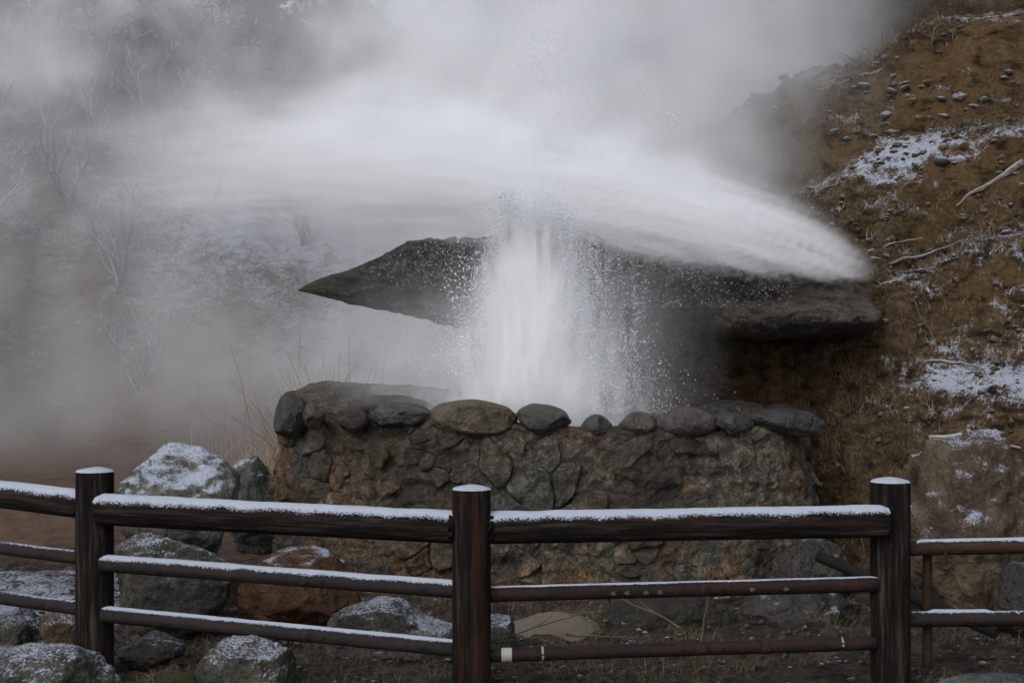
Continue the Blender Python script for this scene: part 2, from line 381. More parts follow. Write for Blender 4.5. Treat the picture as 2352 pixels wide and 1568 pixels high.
def snow_ground(x, y, z):
    P = np.stack([x, y, z], -1)
    s = 0.30 * fbm(P * 0.8, 3, 41)
    s = s + 0.75 * sstep(-x, 1.75, 2.3) * sstep(y, 6.0, 6.8) * sstep(-y, -9.6, -8.6)          # left strip behind the fence
    s = s - 0.5 * sstep(y, 9.2, 10.2) * sstep(-y, -15.5, -14)                                # warm bare earth behind
    s = s + 0.55 * sstep(y, 15.2, 17.5)                                                     # snowed slope
    def blob(cx, cy, rx, ry, a): return a * np.exp(-((x - cx) / rx) ** 2 - ((y - cy) / ry) ** 2)
    s = s + blob(-3.2, 18.6, 1.6, 1.5, 0.55) + blob(-1.6, 17.0, 1.1, 1.2, 0.6)
    s = s - 0.12 * sstep(-y, -8.6, -8.2) * sstep(x, -0.9, -0.2)
    return s
xs = np.unique(np.concatenate([np.linspace(-60, -12, 14), np.linspace(-12, -3.5, 130), np.linspace(-3.5, 3.5, 210), np.linspace(3.5, 12, 50), np.linspace(12, 60, 14)]))
ys = np.unique(np.concatenate([np.linspace(-40, 3.5, 16), np.linspace(3.5, 5, 12), np.linspace(5, 10, 190), np.linspace(10, 24, 190), np.linspace(24, 90, 40)]))
X, Y = np.meshgrid(xs, ys, indexing='ij'); Z = h_ground(X, Y)
gm = mesh("ground", np.stack([X.ravel(), Y.ravel(), Z.ravel()], 1), grid_faces(len(xs), len(ys)))
set_attr(gm, "snow", snow_ground(X, Y, Z)); set_attr(gm, "earth", sstep(Y, 9.0, 10.5) * (0.55 + 0.45 * fbm(np.stack([X, Y, 0 * X], -1) * 0.7, 3, 44)))
tag(obj("ground", gm, M_GROUND), kind="structure")

def h_hill(x, y):
    x = np.asarray(x, float); y = np.asarray(y, float)
    P = np.stack([x, y, 0 * x], -1)
    yf = np.interp(x, [-1.5, 0.4, 1.2, 1.75, 2.0, 2.2, 2.5, 3.4, 5, 9], [13.8, 11.7, 10.9, 10.4, 9.6, 8.9, 8.2, 7.6, 7.0, 5.5])
    yf = yf + 0.18 * fbm(P * 0.9, 2, 51)
    d = y - yf
    soft = np.interp(d, [-2, 0, 0.25, 0.6, 1.0, 2, 3, 4.2, 7], [-0.8, 0.02, 0.36, 0.78, 1.28, 2.38, 3.45, 4.75, 7.5])
    steep = np.interp(d, [-2, 0, 0.12, 0.35, 0.6, 1.5, 3, 4.2, 7], [-0.8, 0.0, 0.55, 1.35, 1.75, 2.4, 3.6, 4.8, 7.5])
    k = sstep(-x, -2.1, -1.8)
    z = soft * (1 - k) + steep * k
    crest = np.interp(x + 0.7 * sstep(y, 10.9, 12.0) * sstep(-x, -2.6, -1.4), [-1.5, 0.60, 0.95, 1.25, 1.7, 2.7, 4.2, 6, 9], [-0.4, -0.4, 1.2, 2.6, 3.30, 3.55, 4.1, 5, 6.5])
    crest = crest - 0.25 * np.maximum(0, d - 3.6) + 0.35 * fbm(P * 2.5, 3, 55) * sstep(-x, -2.2, -1.4)
    q = 0.25
    hh = np.clip(0.5 + 0.5 * (crest - z) / q, 0, 1)
    z = crest * (1 - hh) + z * hh - q * hh * (1 - hh)
    Q = np.stack([x, y, z], -1)
    up = sstep(z, 0.1, 0.6)
    z = z + up * (0.18 * fbm(Q * 1.1, 4, 61) + 0.20 * fbm(Q * np.array([2.4, 2.4, 5.0]), 4, 65) + 0.085 * fbm(Q * 8, 4, 68, .6))
    # ledges running up to the right
    w = np.sin((z - 0.28 * x) * 7.5 + 3.0 * fbm(Q * 0.9, 3, 71))
    z = z + up * 0.11 * w
    return z
xs = np.unique(np.concatenate([np.linspace(-1.5, 0.6, 20), np.linspace(0.6, 4.6, 210), np.linspace(4.6, 8.5, 50)])); ys = np.linspace(6.2, 15.5, 420)
X, Y = np.meshgrid(xs, ys, indexing='ij'); Z = h_hill(X, Y)
hm = mesh("hillside", np.stack([X.ravel(), Y.ravel(), Z.ravel()], 1), grid_faces(len(xs), len(ys)))
def snow_hill(x, y, z):
    px = 512 + x * F / np.maximum(y, 1)
    def blob(cx, cz, rx, rz, a, sl=0.0): return a * np.exp(-((x - cx) / rx) ** 2 - ((z - cz - sl * (x - cx)) / rz) ** 2)
    P = np.stack([x, y, z], -1)
    s = -0.10 + 0.34 * fbm(P * 1.4, 3, 81)
    # big drifts on the bank; positions are places on the slope itself
    s = s + 0.78 * blob(2.75, 2.75, 0.60, 0.28, 0.75, 0.25) + 0.78 * blob(3.5, 2.9, 0.8, 0.13, 0.5, 0.25) + 0.78 * blob(2.6, 3.2, 0.7, 0.12, 0.35, 0.2)
    s = s + 0.78 * blob(3.05, 1.25, 0.45, 0.5, 0.65, 0.3) + 0.78 * blob(2.9, 0.75, 0.6, 0.16, 0.55, 0.1) + 0.78 * blob(3.3, 2.0, 0.5, 0.12, 0.55, 0.4)
    s = s + 0.78 * blob(2.75, 1.85, 0.35, 0.10, 0.40, 0.2) + 0.78 * blob(2.6, 1.2, 0.35, 0.07, 0.35, 0.1)
    s = s + 0.78 * blob(1.4, 3.0, 0.8, 0.3, 0.4)
    s = s - 0.6 * sstep(-z, -1.75, -1.5) * sstep(-x, -2.35, -2.0)
    s = s - 0.4 * sstep(-z, -0.55, -0.2)
    return s
set_attr(hm, "snow", snow_hill(X, Y, Z))
tag(obj("hillside", hm, M_HILL), kind="structure")

# cliff beyond the bank, upper right
us = np.linspace(0.0, 11, 190); vs = np.linspace(0, 1, 130)
U, Vv = np.meshgrid(us, vs, indexing='ij')
Vv = -1.0 + Vv * (10.5 + 0.5 * fbm(np.stack([U, 0 * U, 0 * U], -1) * 1.2, 3, 90))
P = np.stack([U, 0 * U, Vv], -1)
Yc = 15.8 + 0.30 * (Vv - 3) - 0.35 * (U - 3) + 2.2 * np.maximum(0, 3.4 - U) ** 1.4 + 0.9 * fbm(P * 0.55, 4, 91) + 0.35 * np.abs(fbm(P * 1.5, 4, 95)) + 0.16 * fbm(P * 5, 3, 97)
cm = mesh("cliff", np.stack([U.ravel(), Yc.ravel(), Vv.ravel()], 1), grid_faces(len(us), len(vs)))
tag(obj("cliff", cm, M_CLIFF), kind="structure")

# ------------------------------------------------------------------ rocks
_ICO = {}
def ico(sub):
    if sub not in _ICO:
        bm = bmesh.new(); bmesh.ops.create_icosphere(bm, subdivisions=sub, radius=1.0)
        bm.verts.ensure_lookup_table()
        _ICO[sub] = (np.array([v.co[:] for v in bm.verts]), [[v.index for v in f.verts] for f in bm.faces]); bm.free()
    return _ICO[sub]
def rock_verts(dims, seed, rough=0.12, facets=9, sub=6, lo=0.62, hi=0.92, fine=0.055, strata=0):
    V, Fc = ico(sub); V = V.copy(); rng = np.random.RandomState(seed)
    for _ in range(facets):
        n = rng.normal(size=3); n /= np.linalg.norm(n); d = rng.uniform(lo, hi)
        t = V @ n - d; V -= np.outer(np.where(t > 0, t, 0) * 0.88, n)
    N = V / np.linalg.norm(V, axis=1, keepdims=True)
    V = V + N * (rough * fbm(V * 1.7 + seed, 4, seed) + fine * fbm(V * 6 + seed, 5, seed + 3, 0.62))[:, None]
    if strata: V = V + N * (strata * np.sin(V[:, 2] * 14 + 3 * fbm(V * 2, 3, seed)))[:, None]
    V /= np.abs(V).max(axis=0)
    return V * (np.array(dims) / 2), Fc
def rock(name, loc, dims, seed, mat, parent=None, rz=0.0, tilt=(0, 0), **kw):
    V, Fc = rock_verts(dims, seed, **kw)
    o = obj(name, mesh(name, V, Fc), mat, parent)
    o.location = loc; o.rotation_euler = (tilt[0], tilt[1], rz)
    return o
def rock_px(name, box, Y, depth, seed, mat, label, cat="boulder", **kw):
    """rock filling a photo box, its middle at distance Y"""
    x0, z1 = at(box[0], box[1], Y); x1, z0 = at(box[2], box[3], Y)
    o = rock(name, ((x0 + x1) / 2, Y, (z0 + z1) / 2), (x1 - x0, depth, z1 - z0), seed, mat, **kw)
    return tag(o, label, cat)

rock_px("boulder", (258, 1015, 560, 1330), 7.9, 0.9, 11, M_B_CAP, "big rounded boulder with a white snow cap behind the left fence post", sub=6, facets=7, lo=0.68, rough=0.16, rz=0.3)
rock_px("boulder", (505, 1040, 680, 1290), 9.0, 0.7, 12, M_B_GREEN, "grey-green layered rock between the snow-capped boulder and the stone basin", sub=6, facets=9, rz=0.2, strata=0.02)
rock_px("boulder", (235, 1215, 560, 1470), 7.25, 0.75, 13, M_B_SNOW, "snow-dusted peaked rock below the snow-capped boulder, behind the middle rail", sub=6, facets=10, rough=0.18, rz=1.0)
rock_px("boulder", (545, 1253, 850, 1475), 7.25, 0.7, 14, M_B_OCHRE, "smooth rust-brown boulder behind the rails of the left fence bay", sub=6, facets=6, lo=0.72, rough=0.10, rz=0.2)
rock_px("boulder", (735, 1370, 1075, 1560), 6.75, 0.65, 15, M_B_SNOW, "low flat-topped snow-dusted rock left of the middle fence post", sub=6, facets=9, rough=0.14, rz=0.4)
rock_px("boulder", (-60, 1478, 270, 1680), 5.55, 0.55, 16, M_B_SNOW, "snow-speckled rock at the foot of the left fence post, bottom left corner", sub=6, facets=9, rough=0.17, rz=0.9)
rock_px("boulder", (450, 1462, 705, 1660), 5.85, 0.5, 17, M_B_SNOW, "pointed snow-speckled rock at the bottom edge, below the lowest left rail", sub=6, facets=11, rough=0.2, rz=0.1)
rock_px("rock", (268, 1448, 425, 1535), 6.35, 0.3, 18, M_B_DARK, "flat dark wet rock right of the left fence post's foot", "rock", facets=8, rz=0.3)
rock_px("rock", (-40, 1395, 118, 1500), 7.0, 0.45, 19, M_B_SNOW, "snow-dusted rock at the left picture edge behind the lowest rail", "rock", facets=8, rz=0.7)
rock_px("rock", (88, 1392, 215, 1500), 6.9, 0.35, 20, M_B_TAN, "small brown rock close behind the left fence post", "rock", facets=8, rz=0.2)
rock_px("rock", (1030, 1400, 1200, 1530), 6.6, 0.4, 21, M_B_DARK, "dark rock with a little snow just right of the middle post", "rock", facets=9, rz=0.5)
rock_px("rock", (1140, 1405, 1400, 1525), 7.15, 0.45, 22, plain_mat("pale_sandstone", (0.105, 0.088, 0.070), 0.9, 0.3, 40, 0.6), "pale flat sandy stone on the ground before the basin wall", "rock", facets=5, lo=0.55, rough=0.08)
rock_px("boulder", (1350, 1355, 1710, 1530), 7.35, 0.6, 23, rock_mat("mossy_dark_rock", [(0.008, 0.008, 0.006), (0.022, 0.020, 0.014), (0.055, 0.048, 0.034)], lichen=(0.03, 0.03, 0.012)), "dark mossy mound of rock at the foot of the basin wall", rough=0.2, facets=7, sub=6)
rock_px("boulder", (1660, 1330, 1990, 1530), 7.6, 0.6, 24, M_B_DARK, "dark rock behind the pipes left of the right post", rough=0.18, facets=8, sub=6)
rock_px("boulder", (2030, 985, 2440, 1470), 7.7, 1.0, 25, M_B_TAN, "large tan boulder with frosted top behind the right fence post", sub=6, facets=12, lo=0.62, rough=0.2, rz=0.5, strata=0.014, fine=0.09)
rock_px("rock", (2280, 1290, 2420, 1480), 7.0, 0.4, 26, M_B_DARK, "dark broken rock at the right picture edge below the upper pipe", "rock", facets=10)
rock_px("kerb_stone", (2140, 1546, 2460, 1640), 5.6, 0.3, 27, rock_mat("kerb_granite", [(0.03, 0.03, 0.03), (0.065, 0.065, 0.064), (0.12, 0.12, 0.118)]), "flat grey kerb stone in the bottom right corner", "kerb stone", facets=4, rough=0.02, lo=0.5, hi=0.6)
rock_px("rock", (1760, 1230, 1960, 1400), 8.1, 0.4, 28, M_B_DARK, "dark rubble stone against the right foot of the basin", "rock", facets=9)

# ------------------------------------------------------------------ stone basin
basin = tag(empty("stone_basin", (0.18, 9.45, 0)), "round basin of mortared field stones with cobble rim around the geyser", "basin")
BA, BB, BE = 1.66, 0.92, 4.2
def ring(th):
    c, s = np.cos(th), np.sin(th)
    r = (np.abs(c) ** BE + np.abs(s) ** BE) ** (-1 / BE)
    return BA * r * c, BB * r * s, c, s
# arc-length table, starting at the back going over the left, front and right side
TH = np.linspace(math.pi * 0.5, math.pi * 2.5, 1201)
rx, ry, _, _ = ring(TH)
S = np.concatenate([[0], np.cumsum(np.hypot(np.diff(rx), np.diff(ry)))]); LEN = S[-1]
def wall_pt(s, z, off):
    th = np.interp(np.mod(s, LEN), S, TH); x, y, _, _ = ring(th)
    e = 0.004; x2, y2, _, _ = ring(th + e); tx, ty = x2 - x, y2 - y; L = np.hypot(tx, ty); nx, ny = ty / L, -tx / L
    batter = 0.13 * (1.0 - z)
    o = off + batter * np.where(x > 0, 1.0, 0.45)
    return np.stack([x + nx * o, y + ny * o, z + 0 * x], -1)
def top_z(s):
    p = wall_pt(s, np.full_like(s, 0.9), np.zeros_like(s)); x = p[..., 0] + 0.18; y = p[..., 1]
    z = np.interp(x, [-2, -1.45, -1.2, -0.6, -0.1, 0.15, 1.4, 2], [1.0, 1.08, 1.06, 1.02, 0.95, 0.92, 0.92, 0.93])
    back = sstep(y, -0.3, 0.4)
    return z + back * np.interp(x, [-2, -1.2, -0.4, 0.4, 1.2, 2], [0.05, 0.07, 0.07, -0.02, 0.06, 0.06])
ns, prof = 560, []
ss = np.linspace(0, LEN, ns, endpoint=False); tz = top_z(ss)
rows = []
for k in np.linspace(0, 1, 74): rows.append((k * 0.985 - 0.03 * (1 - k), 0.0))
for k in np.linspace(0.1, 1, 9): rows.append((1.0 + 0.02 * math.sin(k * math.pi), -0.30 * k))
for k in np.linspace(0.1, 1, 6): rows.append((1 - 0.8 * k, -0.32))
V = []
for (fz, off) in rows: V.append(wall_pt(ss, tz * fz, np.full(ns, off)))
V = np.array(V).transpose(1, 0, 2); npf = V.shape[1]
N0 = wall_pt(ss, tz * 0.5, np.full(ns, 1.0)) - wall_pt(ss, tz * 0.5, np.zeros(ns))
fl = V.reshape(-1, 3); nn = np.repeat(N0, npf, axis=0)
def wall_relief(P): return 0.07 * fbm(P * 2.4, 4, 101) - 0.07 * sstep(fbm(P * 1.9, 3, 107), 0.12, 0.5)
disp = 0.006 + wall_relief(fl) + 0.06 * (0.35 - np.abs(fbm(fl * 5.5, 4, 103))) + 0.035 * fbm(fl * 16, 4, 105, 0.65)
fl = fl + nn * disp[:, None] * np.array([1, 1, 0]) + np.array([0, 0, 1]) * (0.03 * fbm(fl * 5, 3, 109) * sstep(fl[:, 2], 0.7, 0.9))[:, None]
obj("mortar_wall", mesh("mortar_wall", fl, grid_faces(ns, npf, True, False)), M_MORTAR, basin)

def clip(poly, a, b, c):      # keep a*x+b*y<=c
    out = []
    for i in range(len(poly)):
        p, q = poly[i], poly[(i + 1) % len(poly)]
        dp, dq = a * p[0] + b * p[1] - c, a * q[0] + b * q[1] - c
        if dp <= 0: out.append(p)
        if (dp < 0 < dq) or (dq < 0 < dp):
            t = dp / (dp - dq); out.append((p[0] + t * (q[0] - p[0]), p[1] + t * (q[1] - p[1])))
    return out
rng = np.random.RandomState(5)
s_lo, s_hi = LEN * 0.17, LEN * 0.83        # the side the photo can see
pts = []
tries = 0
while tries < 6000:
    tries += 1
    p = np.array([rng.uniform(s_lo, s_hi), rng.uniform(0.0, 1.0)])
    rmin = 0.07 + 0.19 * (0.5 + 0.5 * math.sin(p[0] * 5.1 + 3 * math.sin(p[1] * 4 + p[0] * 2)))
    if all(np.hypot(*((p - q) * np.array([0.85, 1.1]))) > max(rmin, 0.075) for q in pts): pts.append(p)
pts = np.array(pts)
for i, p in enumerate(pts):
    if rng.rand() < 0.07: continue
    tzp = float(top_z(np.array([p[0]]))[0]) - 0.03
    poly = [(p[0] - .5, -0.05), (p[0] + .5, -0.05), (p[0] + .5, tzp), (p[0] - .5, tzp)]
    gap = rng.uniform(0.001, 0.005)
    for j, q in enumerate(pts):
        if j == i: continue
        d = q - p; L = np.hypot(*d)
        if L > 0.7: continue
        poly = clip(poly, d[0] / L, d[1] / L, (p @ d + q @ d) / (2 * L) - gap)
        if len(poly) < 3: break
    if len(poly) < 3: continue
    pl = np.array(poly)
    for _ in range(2):
        nx = np.roll(pl, -1, 0); a = pl * 0.88 + nx * 0.12; bq = pl * 0.12 + nx * 0.88
        pl = np.stack([a, bq], 1).reshape(-1, 2)
    # resample the outline evenly
    K = 30; d = np.concatenate([[0], np.cumsum(np.hypot(*(np.roll(pl, -1, 0) - pl).T))]); pc = np.vstack([pl, pl[:1]])
    u = np.linspace(0, d[-1], K, endpoint=False); pl = np.stack([np.interp(u, d, pc[:, 0]), np.interp(u, d, pc[:, 1])], 1)
    W3 = np.stack([pl[:, 0], pl[:, 1], 0 * pl[:, 0]], 1)
    pl = pl + np.stack([0.045 * fbm(W3 * 5, 3, 401) + 0.012 * fbm(W3 * 26, 2, 403), 0.045 * fbm(W3 * 5 + 50, 3, 405) + 0.012 * fbm(W3 * 26 + 9, 2, 407)], 1)
    c = pl.mean(0); size = np.hypot(*(pl.max(0) - pl.min(0)))
    if size < 0.07: continue
    hgt = rng.uniform(-0.026, 0.030) * min(1.3, size / 0.2); tl = rng.uniform(-0.10, 0.10, 2)
    rings = []
    jit = 0 * pl[:, 0]
    for (ins, hh) in ((1.0, -0.05), (1.0, 0.70), (0.97, 0.92), (0.85, 1.0), (0.55, 1.02), (0.28, 1.0)):
        q = c + (pl - c) * ins + (pl - c) / (np.linalg.norm(pl - c, axis=1, keepdims=True) + 1e-6) * (jit * ins)[:, None]
        o = hgt * hh + 0.012 + (q - c) @ tl + 0.055 * fbm(np.stack([q[:, 0], q[:, 1], 0 * q[:, 0]], 1) * 9, 4, 7 + i, .6)
        o = o + wall_relief(wall_pt(q[:, 0], q[:, 1], 0 * o))
        if hh < 0: o = o - 0.06
        rings.append(wall_pt(q[:, 0], q[:, 1], o))
    cen = wall_pt(np.array([c[0]]), np.array([c[1]]), np.array([o.mean()]))
    Vv_ = np.vstack(rings + [cen]); fc = grid_faces(6, K, False, True).tolist()
    fc += [[5 * K + k, 6 * K, 5 * K + (k + 1) % K] for k in range(K)]
    org = Vv_.mean(0)
    r = rng.rand(); zz = p[1]
    mt = M_STONE if r < 0.55 else (M_STONE_O if r < 0.76 else M_STONE_G)
    o = obj("stone", mesh("stone", Vv_ - org, fc), mt, basin); o.location = org

caps = [((622, 900, 700, 1010), M_CAP_G, 31, 0.0, .34), ((700, 917, 748, 978), M_CAP_B, 32, 0, .16), ((782, 932, 848, 985), M_CAP_R, 33, 0, .16),
        ((856, 918, 990, 975), M_CAP_G, 34, 0, .24), ((980, 913, 1184, 1000), M_CAP_T, 35, 0, .34), ((1188, 924, 1308, 995), M_CAP_B, 36, .1, .28),
        ((1327, 944, 1404, 1004), M_CAP_G, 37, 0, .22), ((1423, 940, 1512, 995), M_CAP_B, 38, 0, .24), ((1516, 928, 1644, 1000), M_CAP_R, 39, 0, .28),
        ((1638, 938, 1728, 993), M_CAP_G, 40, .12, .26), ((1722, 932, 1894, 998), M_CAP_G, 41, .08, .30)]
for box, mt, sd_, ty, dep in caps:
    Yc_ = 8.58; x0, z1 = at(box[0], box[1], Yc_); x1, z0 = at(box[2], box[3], Yc_)
    yy = Yc_ + (0.10 if box[0] < 660 or box[0] > 1700 else 0) - (0.06 if 690 < box[0] < 900 else 0)
    o = rock("cap_stone", ((x0 + x1) / 2 - 0.18, yy - 9.45, (z0 + z1) / 2 - 0.015), ((x1 - x0) * 1.08, dep * 1.1, (z1 - z0) * 1.08), sd_, mt, basin, tilt=(0, ty), sub=5, facets=8, lo=0.68, hi=0.95, rough=0.11, fine=0.03)
# rim stones of the far side that show over the front
for box, mt, sd_, Yq in [((700, 902, 1010, 945), M_CAP_G, 51, 9.1), ((1600, 915, 1790, 950), M_CAP_G, 52, 10.1), ((1740, 925, 1860, 958), M_CAP_G, 53, 9.7), ((940, 912, 1075, 950), M_CAP_B, 54, 9.3)]:
    x0, z1 = at(box[0], box[1], Yq); x1, z0 = at(box[2], box[3] + 40, Yq)
    rock("rim_stone", ((x0 + x1) / 2 - 0.18, Yq - 9.45, (z0 + z1) / 2), (x1 - x0, 0.35, z1 - z0), sd_, mt, basin, sub=5, facets=7, rough=0.1, fine=0.03, strata=0.01)
# solid floor of the basin with the vent
th = np.linspace(0, 2 * math.pi, 64, endpoint=False); fx, fy, _, _ = ring(th)
Vf = np.vstack([np.stack([fx * k, fy * k, 0 * fx + 0.62 + 0.05 * fbm(np.stack([fx * k, fy * k, 0 * fx], 1) * 4, 3, 5)], 1) for k in (0.86, 0.6, 0.35, 0.12)])
obj("vent_floor", mesh("vent_floor", Vf, grid_faces(4, 64, False, True).tolist() + [[192 + k for k in range(64)]]), M_MORTAR, basin)

# ------------------------------------------------------------------ overhanging slab
YS = 9.6
topc = [(685, 664), (705, 650), (740, 633), (800, 612), (850, 590), (905, 568), (945, 549), (985, 538), (1040, 540), (1110, 546), (1140, 525), (1175, 480), (1230, 470), (1290, 484), (1340, 505), (1400, 540), (1500, 574), (1600, 600), (1750, 622), (1900, 640), (2020, 660), (2060, 672), (2120, 680), (2200, 690)]
botc = [(685, 667), (740, 676), (820, 691), (900, 706), (980, 723), (1040, 736), (1120, 745), (1300, 746), (1500, 746), (1600, 750), (1620, 768), (1700, 776), (1850, 776), (1960, 770), (2025, 760), (2060, 740), (2120, 738), (2200, 735)]
def curve(pts, X):
    w = np.array([at(a, b, YS) for a, b in pts]); return np.interp(X, w[:, 0], w[:, 1])
x0 = at(685, 0, YS)[0]; x1 = at(1990, 0, YS)[0]
Xs = np.linspace(x0, x1, 330)
zt = curve(topc, Xs); zb = curve(botc, Xs); kw_ = np.ones(9) / 9
sm = lambda a: np.concatenate([a[:4], np.convolve(a, kw_, 'valid'), a[-4:]])
zt, zb = sm(zt), sm(zb)
# closed cross-section: a = 0..1 around (front lower lip -> front face -> top -> back -> underside)
def section(th):   # superellipse, returns (yy in -1..1, zz in -1..1)
    c, s = np.cos(th), np.sin(th); e = 3.4
    r = (np.abs(c) ** e + np.abs(s) ** e) ** (-1 / e); return r * c, r * s
npr = 84; th = np.linspace(0, 2 * math.pi, npr, endpoint=False) + 0.01
cy_, cz_ = section(th)
ux = (Xs - x0) / (x1 - x0)
dep = np.interp(ux, [0, 0.05, 0.2, 0.4, 0.7, 1], [0.02, 0.25, 0.55, 0.75, 0.85, 0.8])
VV = np.zeros((len(Xs), npr, 3))
blunt = np.sqrt(np.clip((1 - ux) / 0.016, 0.02, 1)); mid = (zt + zb) / 2; half = np.maximum((zt - zb) / 2, 0.003) * blunt; dep = dep * (0.55 + 0.45 * blunt)
VV[..., 0] = Xs[:, None]
VV[..., 2] = mid[:, None] + half[:, None] * cz_[None]
lean = 0.42                                                       # the face leans back towards the top
yfront = YS - 0.12 * np.sin(ux * 3.1) - 0.38 * sstep(ux, 0.62, 0.92)
yfront = yfront + 0.25 * (1 - blunt)
VV[..., 1] = (yfront + dep)[:, None] + dep[:, None] * cy_[None] + lean * half[:, None] * (cz_[None] + 1) * np.clip(-cy_[None], 0, 1)
# step: dark recess under an upper tier on the right part
kx = sstep(Xs, at(1440, 0, YS)[0], at(1490, 0, YS)[0])
front = np.clip(-cy_, 0, 1)
frac = (cz_ + 1) / 2
rec = (sstep(frac, 0.62, 0.55)[None]) * kx[:, None] * (1 - sstep(Xs, at(1580, 0, YS)[0], at(1640, 0, YS)[0]))[:, None]
VV[..., 1] += 0.22 * rec * front[None]
bul = np.exp(-((frac - 0.28) / 0.25) ** 2)[None] * sstep(Xs, at(1590, 0, YS)[0], at(1660, 0, YS)[0])[:, None] * front[None]
VV[..., 1] -= 0.20 * bul
fl = VV.reshape(-1, 3)
amp = np.repeat(np.clip(half * 3, 0.05, 1), npr)
Q = fl * np.array([1, 1, 2.6])
d3 = 0.20 * fbm(Q * 1.8, 4, 131) + 0.20 * (0.3 - np.abs(fbm(Q * 3.6, 5, 133, 0.6))) + 0.085 * fbm(fl * np.array([12, 18, 34]), 4, 135, .65)
led = 0.045 * (1 - 2 * np.abs(np.sin(fl[:, 2] * 21 + 3.5 * fbm(fl * 2.0, 3, 137) + fl[:, 0] * 1.5)) ** 0.6) * (0.5 + 0.5 * fbm(fl * 1.5, 2, 139))
cen = np.stack([fl[:, 0], np.repeat(yfront + dep, npr), np.repeat(mid, npr)], 1)
nr = fl - cen; nr /= np.linalg.norm(nr * np.array([0, 1, 1]), axis=1, keepdims=True) + 1e-6
fl = fl + nr * np.array([0, 1, 0.45]) * ((d3 + led) * amp)[:, None]
slab_org = np.array([x1 - 0.3, YS + 0.5, 1.6])
fcs = grid_faces(len(Xs), npr, False, True).tolist() + [list(range(npr))[::-1], [(len(Xs) - 1) * npr + k for k in range(npr)]]
so = obj("overhanging_rock", mesh("overhanging_rock", fl - slab_org, fcs), M_SLAB); so.location = slab_org
tag(so, "long dark wet rock slab with a pointed left tip jutting over the geyser", "rock slab")

# ------------------------------------------------------------------ fence
fence = tag(empty("railing_fence", (0, 5.8, 0)), "dark wooden post fence with snowy top rail and thin pipe rails", "fence")
FO = Vector((0, 5.8, 0))
def log_mesh(name, L, r, axis, n=40, m=60, seed=0, crack=0.006, taper=0.0, round_end=0.01):
    ts = np.concatenate([[0, 0.0], np.linspace(0, 1, m), [1.0, 1]]); rr = np.concatenate([[0.0, r * 0.6], np.full(m, r), [r * 0.6, 0.0]])
    rr[2] = r - round_end; rr[-3] = r - round_end
    th = np.linspace(0, 2 * math.pi, n, endpoint=False)
    T, A = np.meshgrid(ts * L, th, indexing='ij'); RR = np.repeat(rr[:, None], n, 1) * (1 - taper * T / L)
    T = T.copy(); T[2] -= 0; T[3] = T[2] + round_end * 0.8; T[-4] = T[-3] - round_end * 0.8
    c = np.stack([np.cos(A), np.sin(A), T * 0.25 + seed], -1)
    RR = RR + (RR > r * 0.8) * (0.07 * r * fbm(c * 1.6, 4, seed) - crack * sstep(fbm(np.stack([np.cos(A) * 9, np.sin(A) * 9, T * 0.9 + seed], -1), 3, seed + 2), 0.25, 0.45))
    a, b = RR * np.cos(A), RR * np.sin(A)
    V = np.stack([T, a, b], -1) if axis == 0 else np.stack([a, b, T], -1)
    return mesh(name, V.reshape(-1, 3), grid_faces(len(ts), n, False, True))
def snow_on_bar(name, L, r, parent, thick=0.014, ang=62, seed=0, t0=0.0, t1=1.0, m=None):
    m = m or int(60 + L * 110); nth = 25
    tt = np.linspace(t0 * L, t1 * L, m); q = np.linspace(-1, 1, nth)
    T, Qq = np.meshgrid(tt, q, indexing='ij')
    e = np.radians(ang) * (1 + 0.22 * fbm(np.stack([T * 14, Qq * 0 + (Qq > 0), Qq * 0 + seed], -1), 4, seed))
    th = Qq * e; P = np.stack([T * 9, th * 3, 0 * T + seed], -1)
    h = thick * (1 - np.abs(Qq) ** 2.4) * (1 + 0.35 * fbm(P, 3, seed + 4)) + 0.0025
    end = np.minimum(sstep(T, t0 * L - .001, t0 * L + 0.03), sstep(-T, -t1 * L - .001, -t1 * L + 0.03))
    rad = r + h * (0.15 + 0.85 * end)
    V = np.stack([T, rad * np.sin(th), rad * np.cos(th)], -1).reshape(-1, 3)
    me = mesh(name, V, grid_faces(m, nth)); set_attr(me, "edge", np.clip(np.abs(Qq) ** 1.35, 0, 1) )
    return obj(name, me, M_SNOW, parent)
def snow_disc(r, parent, z, seed, h=0.015):
    nr_, n = 12, 48; V = []
    for k in np.linspace(0, 1, nr_):
        a = np.linspace(0, 2 * math.pi, n, endpoint=False)
        rr = r * k * (1 + 0.03 * fbm(np.stack([np.cos(a) * 2, np.sin(a) * 2, 0 * a + seed], -1), 3, seed))
        V.append(np.stack([rr * np.cos(a), rr * np.sin(a), z + 0.002 + h * (1 - k ** 2.2) * (1 + 0.3 * fbm(np.stack([rr * np.cos(a) * 20, rr * np.sin(a) * 20, 0 * a], -1), 2, seed)) - 0.004 * (k > 0.97)], 1))
    me = mesh("snow_cap", np.vstack(V), grid_faces(nr_, n, False, True)); set_attr(me, "edge", np.repeat(np.linspace(0, 1, nr_) ** 8 * 0.6, n))
    return obj("snow_cap", me, M_SNOW, parent)
posts = {}
for key, dxc, Yp, ztop, r, mat, sd_, lb in (("l", 217.5, 6.13, 0.892, 0.080, M_POST, 1, None), ("m", 1083, 5.80, 0.850, 0.0795, M_POST_R, 2, "middle post with reddish worn streaks"), ("r", 2045, 5.88, 0.872, 0.081, M_POST, 3, None)):
    xx = at(dxc, 0, Yp)[0]
    p = obj("post", log_mesh("post", ztop + 0.12, r, 2, seed=sd_ * 7, m=70), mat, fence)
    p.location = Vector((xx, Yp, -0.12)) - FO
    if lb: p["label"] = lb
    snow_disc(r * 1.0, p, ztop + 0.12, sd_)
    posts[key] = Vector((xx, Yp, 0))
